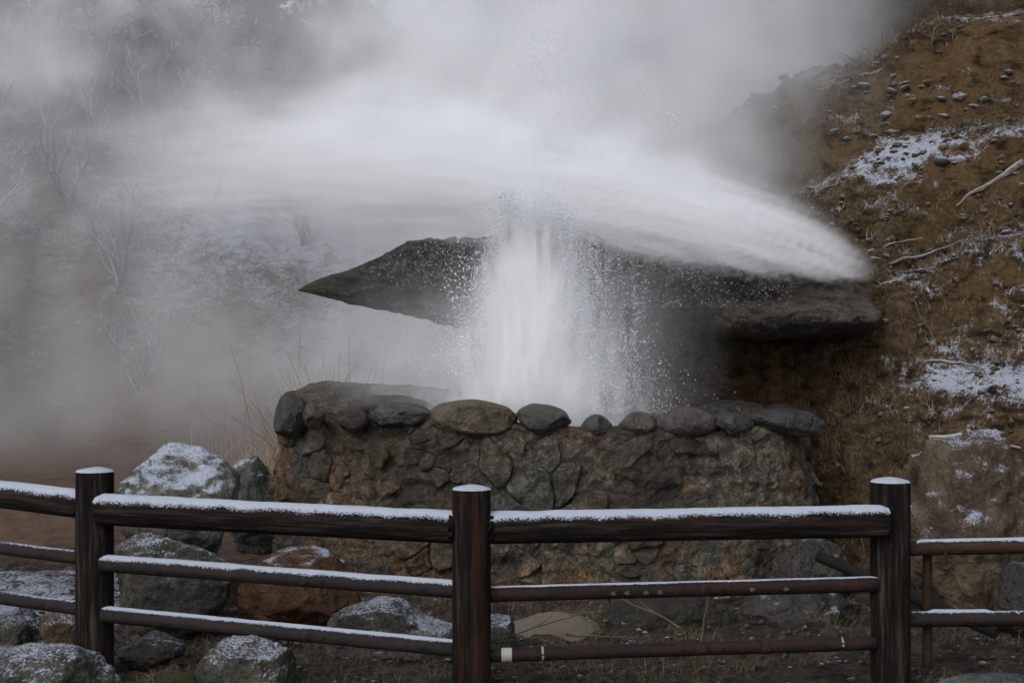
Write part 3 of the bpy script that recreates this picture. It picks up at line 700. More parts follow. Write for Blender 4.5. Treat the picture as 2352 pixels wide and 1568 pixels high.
def bar(name, a, b, r, mat, seed, snow=None, log=True, **kw):
    a, b = Vector(a), Vector(b); L = (b - a).length
    o = obj(name, log_mesh(name, L, r, 0, n=36 if log else 20, m=90 if log else 40, seed=seed, crack=0.006 if log else 0.0, round_end=0.015 if log else 0.004), mat, fence)
    o.location = a - FO
    d = (b - a).normalized()
    zz = Vector((0, 0, 1)); yy = zz.cross(d).normalized(); zz = d.cross(yy)
    o.rotation_euler = Matrix((d, yy, zz)).transposed().to_euler()
    if snow: snow_on_bar("snow_layer", L, r, o, seed=seed, **snow)
    return o
pl_, pm_, pr_ = posts["l"], posts["m"], posts["r"]
def lv(dx, dy, Y):
    x, z = at(dx, dy, Y); return Vector((x, Y, z))
# left bay (runs off the picture), middle bay, right bay
bar("top_rail", lv(-330, 1095, 7.05), lv(190, 1160, 6.16), 0.056, M_RAIL, 11, dict(thick=0.0099))
bar("top_rail", lv(222, 1172, 6.06), lv(1062, 1214, 5.82), 0.060, M_RAIL, 12, dict(thick=0.0124, ang=58))
bar("top_rail", lv(1100, 1215, 5.82), lv(2040, 1199, 5.80), 0.060, M_RAIL, 13, dict(thick=0.0112, ang=56))
bar("pipe_rail", lv(-330, 1215, 7.05), lv(190, 1281, 6.16), 0.030, M_PIPE_D, 14, None, False)
bar("pipe_rail", lv(232, 1294, 6.08), lv(1060, 1356, 5.82), 0.032, M_PIPE_D, 15, dict(thick=0.0081, ang=58), False)
bar("pipe_rail", lv(1105, 1365, 5.82), lv(2016, 1341, 5.84), 0.030, M_PIPE_R, 16, dict(thick=0.0025, ang=30), False)
bar("pipe_rail", lv(-330, 1325, 7.05), lv(190, 1397, 6.16), 0.030, M_PIPE_D, 17, None, False)
bar("pipe_rail", lv(235, 1410, 6.08), lv(1060, 1490, 5.82), 0.032, M_PIPE_D, 18, dict(thick=0.0043, ang=45), False)
low = bar("pipe_rail", lv(1105, 1504, 5.82), lv(2012, 1475, 5.84), 0.028, M_PIPE_R, 19, None, False)
bar("pipe_rail", lv(2060, 1259, 5.90), lv(2500, 1251, 5.90), 0.030, M_PIPE_B, 20, dict(thick=0.0050, ang=42, t0=0.10), False)
bar("pipe_rail", lv(2060, 1421, 5.90), lv(2500, 1418, 5.90), 0.032, M_PIPE_D, 21, dict(thick=0.0062, ang=40, t0=0.16, t1=0.5), False)
bar("support_pipe", lv(2130, 1270, 5.96), lv(2130, 1530, 5.96), 0.020, M_PIPE_B, 22, None, False)
bar("bolt", lv(2172, 1262, 5.87), lv(2172, 1297, 5.87), 0.008, M_PIPE_B, 23, None, False)
# collars where the thick rails are saddled onto the middle post
for sx in (-1, 1):
    bar("collar", pm_ + Vector((sx * 0.074, 0.015, 0.687)), pm_ + Vector((sx * 0.092, 0.015, 0.687)), 0.064, M_RAIL, 30 + sx)
# bands and worn rings on the red pipes of the right bay
M_TAPE = plain_mat("off_white_tape", (0.28, 0.275, 0.25), 0.7, 0.15, 60)
M_RING = plain_mat("black_worn_mark", (0.008, 0.006, 0.006), 0.7, 0.2, 60)
M_CHIP = plain_mat("pale_paint_chip", (0.07, 0.06, 0.055), 0.8, 0.5, 200)
def band(pipe_a, pipe_b, f0, f1, r, mat, name="tape_band"):
    a = pipe_a.lerp(pipe_b, f0); b_ = pipe_a.lerp(pipe_b, f1)
    return bar(name, a, b_, r, mat, int(f0 * 1000), None, False)
LA, LB = lv(1105, 1504, 5.82), lv(2012, 1475, 5.84)
fr = lambda d: (d - 1105) / (2012 - 1105)
band(LA, LB, fr(1150), fr(1177), 0.0296, M_TAPE); band(LA, LB, fr(1243), fr(1249), 0.0292, M_TAPE); band(LA, LB, fr(1930), fr(1936), 0.0292, M_TAPE)
band(LA, LB, fr(1745), fr(1765), 0.0310, M_PIPE_B, "pipe_joint"); band(LA, LB, fr(1895), fr(1945), 0.0286, M_RING, "dark_band")
MA, MB = lv(1105, 1365, 5.82), lv(2016, 1341, 5.84)
def ring_mark(dxm, half_w):
    f = (dxm - 1105) / (2016 - 1105); c = MA.lerp(MB, f); n = 28; V = []; r = 0.0318
    hw = half_w * DK * 5.82 / F; hh = 0.62
    for k in range(n):
        t = 2 * math.pi * k / n
        sx = math.copysign(abs(math.cos(t)) ** 0.7, math.cos(t)); sz = math.copysign(abs(math.sin(t)) ** 0.7, math.sin(t))
        for (sc_, rr) in ((1.0, r), (0.74, r)):
            ph = sz * hh * sc_ - 0.05
            V.append((c.x + sx * (hw - (1 - sc_) * 0.018), c.y - rr * math.cos(ph), c.z + rr * math.sin(ph)))
    V = np.array(V) - np.array(FO)
    fc = [[2 * k, 2 * ((k + 1) % n), 2 * ((k + 1) % n) + 1, 2 * k + 1] for k in range(n)]
    o = obj("worn_ring_mark", mesh("worn_ring_mark", V, fc), M_RING, fence)
    # pale chip in the middle
    cV = [(c.x + 0.010 * math.cos(t) * (1 + 0.4 * math.sin(3 * t + dxm)) + 0.003, c.y - 0.0316 * math.cos(0.28 * math.sin(t)), c.z + 0.0316 * math.sin(0.28 * math.sin(t) - 0.05)) for t in np.linspace(0, 2 * math.pi, 14, endpoint=False)]
    obj("paint_chip", mesh("paint_chip", np.array(cV) - np.array(FO), [list(range(14))]), M_CHIP, fence)
for d_, w_ in ((1405, 11), (1437, 11), (1480, 10), (1512, 17), (1722, 24), (1800, 11)): ring_mark(d_, w_)

# dark pipe leaning behind the right post
pa, pb = lv(1880, 1276, 7.3), lv(2290, 1452, 6.6)
o = obj("drain_pipe", tube_mesh("drain_pipe", [pa + (pb - pa) * k - pa for k in np.linspace(0, 1, 24)], 0.030, 14), plain_mat("black_pipe", (0.005, 0.005, 0.005), 0.9, 0.3, 30)); o.location = pa
tag(o, "black pipe running slantwise down behind the right fence post", "pipe")

# ------------------------------------------------------------------ roots, twigs, shrubs, grass
def on_hill(dx, dy, lift=0.0):
    """where the sight line through this photo position meets the bank"""
    Yk = np.linspace(7.2, 15.0, 400); x, z = at(dx, dy, Yk)
    hit = np.nonzero(z <= h_hill(x, Yk))[0]
    if not len(hit): return None
    i = hit[0]; return Vector((x[i], Yk[i] - 0.02, z[i] + lift))
def root(pxs, r0, r1, label, seed=0, mat=M_ROOT):
    P = [p for p in (on_hill(a, b, 0.01) for a, b in pxs) if p is not None]
    if len(P) < 2: return
    Q = []
    for a, b in zip(P[:-1], P[1:]):
        for k in np.linspace(0, 1, 8, endpoint=False): Q.append(a.lerp(b, float(k)))
    Q.append(P[-1]); o0 = Q[0].copy()
    n = len(Q)
    me = tube_mesh("root", [q - o0 for q in Q], [r0 + (r1 - r0) * i / (n - 1) for i in range(n)], 8, wob=0.02, seed=seed)
    o = obj("root", me, mat); o.location = o0
    tag(o, label, "root")
root([(1892, 212), (1940, 190), (1985, 172), (2025, 166)], 0.0084, 0.0132, "pale snow-dusted root on the crest of the bank, upper right", 1)
root([(2352, 372), (2290, 412), (2240, 445), (2195, 472)], 0.0245, 0.0072, "thick snowy root at the right picture edge above the drift", 3)
root([(1995, 580), (2040, 562), (2085, 552), (2115, 545)], 0.0098, 0.0036, "thin snowy root beside the nozzle of the spray", 4)
root([(2040, 605), (2110, 590), (2180, 570), (2240, 545)], 0.0112, 0.0048, "snowy root below the thin one beside the spray", 5)
root([(2085, 842), (2140, 832), (2200, 838), (2260, 850)], 0.0126, 0.0048, "snow-laden root on the bank right of the slab's end", 6)
root([(2130, 1012), (2200, 1000), (2270, 1012), (2340, 1030)], 0.0210, 0.0084, "frosted root lying over the top of the large tan boulder", 7)
root([(2095, 690), (2120, 740), (2150, 800), (2165, 835)], 0.0042, 0.0024, "thin bare root hanging down beside the slab's right end", 8, M_TWIG)
root([(2060, 700), (2080, 760), (2075, 800)], 0.0042, 0.0018, "short thin root hanging at the slab's right corner", 9, M_TWIG)

def blades(name, bases, heights, widths, leans, mat, parent=None, seed=0, seg=3):
    rng = np.random.RandomState(seed); n = len(bases); B = np.asarray(bases, float)
    az = rng.uniform(0, 2 * math.pi, n); lean = np.asarray(leans); d = np.stack([np.cos(az), np.sin(az), 0 * az], 1) * lean[:, None]
    side = np.stack([-np.sin(az + rng.uniform(-1, 1, n)), np.cos(az), 0 * az], 1)
    hh = np.asarray(heights); ww0 = np.asarray(widths); V = np.zeros((n, 2 * (seg + 1), 3))
    for k in range(seg + 1):
        t = k / seg; c = B + d * (hh * t * t)[:, None]; c[:, 2] += hh * t * (1 - 0.35 * lean * t)
        w = side * (ww0 * (1 - t * 0.85))[:, None]; V[:, 2 * k] = c - w; V[:, 2 * k + 1] = c + w
    q = np.array([[2 * k, 2 * k + 1, 2 * k + 3, 2 * k + 2] for k in range(seg)])
    Fc = (q[None] + (np.arange(n) * 2 * (seg + 1))[:, None, None]).reshape(-1, 4); V = V.reshape(-1, 3)
    return obj(name, mesh(name, np.array(V), Fc), mat, parent, smooth=False)
rng = np.random.RandomState(77)
# straw on the bank
bx = rng.uniform(1.9, 4.2, 26000); by = rng.uniform(7.4, 12.0, 26000)
bz = h_hill(bx, by); keep = (bz > 0.05) & (fbm(np.stack([bx, by, bz], 1) * 1.3, 3, 5) > -0.12) & (snow_hill(bx, by, bz) < 0.30)
bx, by, bz = bx[keep], by[keep], bz[keep]
n = len(bx)
tag(blades("dry_grass", np.stack([bx, by, bz - 0.01], 1), rng.uniform(0.04, 0.19, n), rng.uniform(0.0016, 0.0036, n), rng.uniform(0.7, 2.8, n), M_STRAW, seed=1), "short dry straw growing over the ochre bank", kind="stuff")
# straw on the ground behind and under the fence
gx = rng.uniform(-2.6, 2.9, 22000); gy = rng.uniform(5.0, 8.3, 22000); gz = h_ground(gx, gy)
keep = fbm(np.stack([gx, gy, gz], 1) * 1.7, 3, 15) > np.where(gx < -1.6, 0.25, -0.1); gx, gy, gz = gx[keep], gy[keep], gz[keep]; n = len(gx)
tag(blades("withered_grass", np.stack([gx, gy, gz - 0.01], 1), rng.uniform(0.02, 0.12, n), rng.uniform(0.0009, 0.0022, n), rng.uniform(0.5, 2.6, n), plain_mat("withered_straw", (0.12, 0.092, 0.06), 0.85, 0.5, 12), seed=2), "withered grass and straw between the rocks at the fence", kind="stuff")
# reeds in the steam under the tip of the slab
def tuft(loc, n, hmin, hmax, spread, label, seed, mat=M_STRAW_P):
    r = np.random.RandomState(seed); t = empty("reed_tuft", loc); tag(t, label, "grass tuft")
    b = np.stack([r.normal(0, spread, n), r.normal(0, spread * 0.5, n), np.zeros(n)], 1)
    blades("blade_cluster", b, r.uniform(hmin, hmax, n), r.uniform(0.004, 0.008, n), np.abs(r.normal(0.25, 0.45, n)), mat, t, seed, 5)
xz = at(745, 830, 10.3); tuft((xz[0], 10.3, float(h_ground(np.array([xz[0]]), np.array([10.3]))[0])), 230, 0.7, 1.6, 0.17, "tall pale reed tuft in the steam below the slab's pointed tip", 3)
xz = at(560, 870, 12.2); tuft((xz[0], 12.2, float(h_ground(np.array([xz[0]]), np.array([12.2]))[0])), 90, 0.4, 1.0, 0.3, "lower reed tuft fading in the steam left of the tall one", 4)
# twigs lying on the pale stone
def twig(loc, d, L, seed, label):
    r = random.Random(seed); t = empty("twig", loc); tag(t, label, "twig"); d = Vector(d).normalized(); c = Vector((0, 0, 0)); P = [c.copy()]
    for i in range(7):
        d = (d + Vector((r.uniform(-.25, .25), r.uniform(-.25, .25), r.uniform(-.18, .2)))).normalized(); c = c + d * L / 7; P.append(c.copy())
    obj("stem", tube_mesh("stem", P, [0.005 * (1 - i / 9) + 0.001 for i in range(8)], 6), M_TWIG, t)
    for i in (2, 4, 5):
        e = (d + Vector((r.uniform(-1, 1), r.uniform(-1, 1), r.uniform(0, .8)))).normalized()
        Pb = [P[i], P[i] + e * L * .16, P[i] + e * L * .28 + Vector((0, 0, .02))]
        obj("side_shoot", tube_mesh("side_shoot", Pb, [0.003, 0.0022, 0.001], 5), M_TWIG, t)
twig(lv(1165, 1462, 6.85), (1, 0.1, 0.12), 0.5, 1, "thin bare twig arching over the pale flat stone")
twig(lv(1300, 1455, 6.9), (1, -0.1, -0.05), 0.35, 2, "short dark twig lying right of the arching twig")
twig(lv(1560, 1440, 6.9), (-0.6, 0.1, 0.5), 0.45, 3, "bent dry twig rising before the mossy mound")
twig(lv(1610, 1470, 6.8), (0.3, 0.1, 0.9), 0.4, 4, "upright dry twig at the mossy mound's right side")
# moss cushion at the bottom left
V, Fc = rock_verts((0.26, 0.24, 0.12), 71, rough=0.25, facets=3, sub=5, fine=0.08)
p = lv(430, 1545, 5.9); o = obj("moss_cushion", mesh("moss_cushion", V, Fc), M_MOSS); o.location = (p.x, 5.9, 0.035)
tag(o, "olive green moss cushion beside the pointed rock at the bottom", "moss")

# shrubs and trees in the steam
def branchy(P0, d0, L, r, depth, rng_, out):
    pts = [Vector(P0)]; d = Vector(d0).normalized(); c = Vector(P0)
    for i in range(4):
        d = (d + Vector((rng_.uniform(-.3, .3), rng_.uniform(-.3, .3), rng_.uniform(-.05, .22)))).normalized(); c = c + d * L / 4; pts.append(c.copy())
    out.append((pts, r))
    if depth:
        for i in range(rng_.randint(3, 4)):
            k = rng_.randint(1, 4); e = (d + Vector((rng_.uniform(-1, 1), rng_.uniform(-1, 1), rng_.uniform(-.2, .7)))).normalized()
            branchy(pts[k], e, L * rng_.uniform(.5, .75), r * .55, depth - 1, rng_, out)
def join_tubes(name, tubes, mat, parent, n=5):
    VV, FF, off = [], [], 0
    for pts, r in tubes:
        m = len(pts); V = []
        for i, p in enumerate(pts):
            t = (pts[min(i + 1, m - 1)] - pts[max(i - 1, 0)]).normalized(); a = t.cross(Vector((.31, .17, .93))).normalized(); b = t.cross(a); rr = r * (1 - .6 * i / (m - 1))
            for k in range(n): V.append(p + (a * math.cos(2 * math.pi * k / n) + b * math.sin(2 * math.pi * k / n)) * rr)
        VV += [tuple(v) for v in V]; FF += (grid_faces(m, n, False, True) + off).tolist(); off += len(V)
    return obj(name, mesh(name, np.array(VV), FF), mat, parent)
def ground_at(x, y): return float(h_ground(np.array([x]), np.array([y]))[0])
shr = [(-4.7, 17.3, 1.5), (-5.6, 18.2, 1.8), (-3.9, 18.6, 1.5), (-6.6, 17.4, 1.6), (-4.9, 19.6, 2.0), (-6.0, 20.6, 2.2), (-3.4, 20.2, 1.7), (-7.3, 19.5, 2.2), (-4.2, 16.2, 1.0), (-6.4, 16.0, 1.1), (-2.6, 17.8, 0.9)]
for i, (x, y, hgt) in enumerate(shr):
    r_ = random.Random(200 + i); root_o = tag(empty("bare_shrub", (x, y, ground_at(x, y) - 0.05)), "bare snow-dusted shrub standing on the misty left slope", "shrub", "bare shrubs on the misty slope")
    stems = [[] for _ in range(3)]
    for s_ in stems: branchy((r_.uniform(-.1, .1), r_.uniform(-.1, .1), 0), (r_.uniform(-.5, .5), r_.uniform(-.4, .4), 1), hgt * .62, 0.034, 3, r_, s_)
    for s_ in stems: join_tubes("stem", s_, M_TWIG_SNOW, root_o, 4)
def conifer(x, y, hgt, rad, label, seed, f0=0.14):
    r_ = np.random.RandomState(seed); t = tag(empty("conifer_tree", (x, y, ground_at(x, y) - 0.2)), label, "tree")
    obj("trunk", tube_mesh("trunk", [(0.06 * math.sin(k * 4), 0, hgt * k) for k in np.linspace(0, 1, 10)], [0.06 * (1 - .85 * k) for k in np.linspace(0, 1, 10)], 8), M_BARK, t)
    V, Fc = [], []
    nb = int(60 * hgt / 3)
    for b_ in range(nb):
        f = f0 + (1 - f0) * (b_ / nb); L = rad * ((1 - f) / (1 - f0)) ** .75 * .9 * r_.uniform(.55, 1.15) + .12; az = r_.uniform(0, 2 * math.pi); drop = r_.uniform(-.25, .1)
        dv = np.array([math.cos(az), math.sin(az), drop])
        for k in range(int(75 * L / .6) + 8):
            u = r_.uniform(.1, 1); c = np.array([0, 0, f * hgt]) + dv * L * u + r_.normal(0, .06, 3) * (1 + u)
            e1 = r_.normal(size=3); e1 /= np.linalg.norm(e1); e2 = np.cross(e1, r_.normal(size=3)); e2 /= np.linalg.norm(e2)
            s_ = r_.uniform(.04, .085); i0 = len(V); V += [c - e1 * s_, c + e2 * s_ * .35, c + e1 * s_, c - e2 * s_ * .35]; Fc.append([i0, i0 + 1, i0 + 2, i0 + 3])
    obj("crown", mesh("crown", np.array(V), Fc), M_LEAF, t, False)
conifer(-3.25, 19.2, 4.4, 1.35, "broad dark conifer looming through the steam, upper left centre", 1, 0.3)
conifer(-2.15, 18.9, 4.2, 0.9, "slim dark conifer right of the broad one in the steam", 2, 0.3)
conifer(-5.3, 21.2, 3.8, 1.3, "dim conifer left of the broad one, nearly lost in steam", 3)
conifer(0.6, 22.0, 5.0, 1.5, "bluish conifer faint in the steam above the geyser", 4)
conifer(2.0, 22.6, 4.6, 1.6, "faint conifer in the steam right of the bluish one", 5)
conifer(-8.0, 20.4, 4.4, 1.6, "dark conifer in the upper left corner", 6)

# stones scattered on the bank
protos = []
for k in range(6):
    V, Fc = rock_verts((1, .85, .68), 300 + k, rough=.12, facets=8, sub=3); me = mesh("bank_stone", V, Fc); me.materials.append(M_STONE_SNOW); me.polygons.foreach_set("use_smooth", np.ones(len(me.polygons), bool)); protos.append(me)
cnt = 0; tries = 0
rs = np.random.RandomState(9)
while cnt < 48 and tries < 2000:
    tries += 1
    if rs.rand() < .6: dx, dy = rs.normal(2090, 110), rs.normal(265, 60)
    else: dx, dy = rs.uniform(1850, 2352), rs.uniform(150, 640)
    if dx > 2380 or dx < 1780: continue
    p = on_hill(dx, dy)
    if p is None or p.z < 0.3: continue
    s_ = rs.uniform(.05, .10) if rs.rand() < .88 else rs.uniform(.10, .16)
    o = bpy.data.objects.new("bank_stone", protos[cnt % 6]); COL.objects.link(o); o.location = p + Vector((0, 0.02, .005)); o.scale = (s_ * rs.uniform(.9, 1.4), s_, s_ * rs.uniform(.7, 1)); o.rotation_euler = (rs.uniform(-.3, .3), rs.uniform(-.3, .3), rs.uniform(0, 6))
    tag(o, "small snow-topped stone lying loose on the ochre bank", "stone", "loose stones on the right bank"); cnt += 1
# gravel too small to tell apart
n = 2600; gx = rs.uniform(1.0, 4.6, n); gy = rs.uniform(7.6, 13.2, n); gz = h_hill(gx, gy); k = gz > .2; gx, gy, gz = gx[k], gy[k], gz[k]; n = len(gx)
V0, F0 = ico(2); F0 = np.array(F0); sz = rs.uniform(.006, .022, n) * (1 + (rs.rand(n) < .06) * .6)
J = V0[None] * (1 + .25 * rs.normal(size=(n, len(V0), 1))) * sz[:, None, None] * np.array([1.25, 1, .75]) + np.stack([gx, gy, gz + sz * .3], 1)[:, None]
M_GRAVEL = rock_mat("ochre_gravel_stone", [(0.03, 0.02, 0.012), (0.085, 0.058, 0.034), (0.17, 0.13, 0.085)], snow=(0.92, 0.2, 0.8))
gr = mesh("gravel", J.reshape(-1, 3), (F0[None] + (np.arange(n) * len(V0))[:, None, None]).reshape(-1, 3)); tag(obj("gravel", gr, M_GRAVEL), "fine gravel and crumbs of stone on the ochre bank", kind="stuff")
n = 1100; gx = rs.uniform(-2.6, 2.8, n); gy = rs.uniform(5.0, 8.4, n); gz = h_ground(gx, gy); sz = rs.uniform(.005, .018, n)
J = V0[None] * (1 + .25 * rs.normal(size=(n, len(V0), 1))) * sz[:, None, None] * np.array([1.25, 1, .7]) + np.stack([gx, gy, gz + sz * .3], 1)[:, None]
gr = mesh("pebbles", J.reshape(-1, 3), (F0[None] + (np.arange(n) * len(V0))[:, None, None]).reshape(-1, 3)); tag(obj("pebbles", gr, rock_mat("dark_pebble_stone", [(0.012, 0.010, 0.008), (0.04, 0.033, 0.026), (0.09, 0.078, 0.06)], snow=(1.0, 0.2, 0.8))), "dark pebbles strewn on the ground at the fence", kind="stuff")

# ------------------------------------------------------------------ water drops
JX, JY = 0.17, 8.98
rd = np.random.RandomState(4)
D = []          # x,y,z,size, dir
def add(dxs, dys, Ys, sizes, dirs):
    x = (np.asarray(dxs) * DK - 512) * Ys / F; z = CAMZ - (np.asarray(dys) * DK - 341) * Ys / F
    for i in range(len(x)): D.append((x[i], Ys[i], z[i], sizes[i], dirs[i] if hasattr(dirs, '__len__') and hasattr(dirs[0], '__len__') else dirs))
def cloud(n, mx, my, sx, sy, Y0, Y1, smin, smax, d, pw=3.0):
    add(rd.normal(mx, sx, n), rd.normal(my, sy, n), rd.uniform(Y0, Y1, n), smin + (smax - smin) * rd.rand(n) ** pw, d)
dn = (0.1, 0, -1)
# falling curtain right of the column
fine = lambda n, hi_: .0009 + hi_ * rd.rand(n) ** 4
n = 30000; u = rd.rand(n) ** .8; yy = 460 + 490 * u; cx = 1275 + 120 * u ** .8 + 10 * np.sin(u * 9); add(cx + (rd.gamma(1.6, 26, n) * (0.4 + 1.0 * u) + rd.normal(0, 22, n)) - 25, yy, rd.uniform(8.75, 9.3, n), fine(n, .0036), dn)
# streams of drops falling together
for k in range(70):
    n = rd.randint(25, 70); x_ = 1290 + 190 * rd.rand() ** 1.4; y_ = 500 + 330 * rd.rand(); add(x_ + rd.normal(0, 3.5, n) + 6 * np.linspace(0, 1, n), y_ + np.linspace(0, rd.uniform(40, 120), n) + rd.normal(0, 4, n), rd.uniform(8.8, 9.2) + rd.normal(0, .02, n), fine(n, .0038), dn)
# left edge of the column
n = 9000; u = rd.rand(n); yy = 440 + 430 * u; cx = 1150 - 75 * u; add(cx - (rd.gamma(1.6, 12, n) * (0.4 + 1.2 * u) + rd.normal(0, 13, n)) + 16, yy, rd.uniform(8.7, 9.1, n), fine(n, .0038), dn)
cloud(900, 1062, 690, 22, 55, 8.65, 8.95, .0012, .0070, dn, 5)
cloud(3000, 1020, 830, 48, 60, 8.7, 9.2, .0009, .0034, dn)
cloud(1600, 940, 840, 40, 60, 8.9, 9.3, .0009, .0026, dn)
# crown of the column and drops thrown up above the fan
cloud(2200, 1182, 478, 22, 24, 8.75, 9.1, .0010, .0042, (0, 0, 1))
cloud(4200, 1265, 515, 62, 38, 8.8, 9.2, .0010, .0036, dn)
cloud(1500, 1270, 110, 75, 75, 8.9, 9.5, .0010, .0050, dn, 4)
cloud(2600, 1340, 215, 95, 52, 8.9, 9.5, .0009, .0034, dn, 4)
cloud(1300, 1515, 290, 28, 40, 9.0, 9.4, .0010, .0040, dn)
# spray blown over the slab
n = 4200; add(1390 + 430 * rd.rand(n) ** 1.8, 545 + 160 * rd.rand(n), rd.uniform(9.0, 9.35, n), fine(n, .0024), (-1, 0, .35))
n = 1500; u = rd.rand(n); add(820 + 290 * u ** .6, 625 - 70 * u + rd.normal(0, 32, n), rd.uniform(9.1, 9.4, n), fine(n, .0026), (-1, 0, -.1))
# lower fringe of the fan
n = 5200; u = rd.rand(n); xx = 1960 - 800 * u; yl = np.interp(xx, [1160, 1250, 1400, 1600, 1900, 1960], [440, 470, 532, 588, 630, 632]); add(xx, yl + rd.normal(-2, 22, n) * (0.2 + u), rd.uniform(9.0, 9.3, n), fine(n, .0020), (-1, 0, .42))
n = 3500; add(rd.uniform(480, 1500, n), rd.normal(240, 55, n), rd.uniform(9.0, 9.5, n), fine(n, .0016), (-1, 0, .03))
oct_v = np.array([(1, 0, 0), (-1, 0, 0), (0, 1, 0), (0, -1, 0), (0, 0, 1), (0, 0, -1)], float)
oct_f = np.array([(0, 2, 4), (2, 1, 4), (1, 3, 4), (3, 0, 4), (2, 0, 5), (1, 2, 5), (3, 1, 5), (0, 3, 5)])
A = np.array([(a[0], a[1], a[2], a[3]) for a in D]); dirs = np.array([a[4] for a in D], float); dirs += rd.normal(0, .22, dirs.shape); dirs /= np.linalg.norm(dirs, axis=1, keepdims=True)
e1 = np.cross(dirs, [0, 1, 0.001]); e1 /= np.linalg.norm(e1, axis=1, keepdims=True); e2 = np.cross(dirs, e1)
stretch = rd.uniform(1.0, 2.2, len(A))
Vd = A[:, None, :3] + A[:, None, 3:4] * (oct_v[None, :, 0:1] * e1[:, None] + oct_v[None, :, 1:2] * e2[:, None] + oct_v[None, :, 2:3] * dirs[:, None] * stretch[:, None, None])
md, nt, b = nodemat("foamy_water_drop"); b.inputs["Base Color"].default_value = (0.66, 0.68, 0.71, 1); b.inputs["Roughness"].default_value = 0.25; b.inputs["IOR"].default_value = 1.33
dm = mesh("water_drops", Vd.reshape(-1, 3), (oct_f[None] + (np.arange(len(A)) * 6)[:, None, None]).reshape(-1, 3))
tag(obj("water_drops", dm, md), "white water drops thrown off by the geyser jets", kind="stuff")

# ------------------------------------------------------------------ water jets and steam (volumes)
class G:
    """tiny field algebra on a geometry-nodes tree"""
    def __init__(s, nt, sock): s.nt, s.k = nt, sock
    def _op(s, op, o=None, rev=False, o2=None):
        x = s.nt.nodes.new("ShaderNodeMath"); x.operation = op
        a, b_ = (o, s) if rev else (s, o)
        for i, q in enumerate((a, b_, o2)):
            if q is None: continue
            if isinstance(q, G): s.nt.links.new(q.k, x.inputs[i])
            else: x.inputs[i].default_value = q
        return G(s.nt, x.outputs[0])
    def __add__(s, o): return s._op('ADD', o)
    __radd__ = __add__
    def __mul__(s, o): return s._op('MULTIPLY', o)
    __rmul__ = __mul__
    def __sub__(s, o): return s._op('SUBTRACT', o)
    def __rsub__(s, o): return s._op('SUBTRACT', o, True)
    def __truediv__(s, o): return s._op('DIVIDE', o)
    def __rtruediv__(s, o): return s._op('DIVIDE', o, True)
    def __pow__(s, o): return s._op('POWER', o)
    def mx(s, o): return s._op('MAXIMUM', o)
    def mn(s, o): return s._op('MINIMUM', o)
    def exp(s): return s._op('EXPONENT')
    def abs(s): return s._op('ABSOLUTE')
    def ss(s, a, b_):
        x = s.nt.nodes.new("ShaderNodeMapRange"); x.interpolation_type = 'SMOOTHSTEP'
        inv = a > b_
        s.nt.links.new(s.k, x.inputs[0]); x.inputs[1].default_value = min(a, b_); x.inputs[2].default_value = max(a, b_)
        if inv: x.inputs[3].default_value = 1; x.inputs[4].default_value = 0
        return G(s.nt, x.outputs[0])
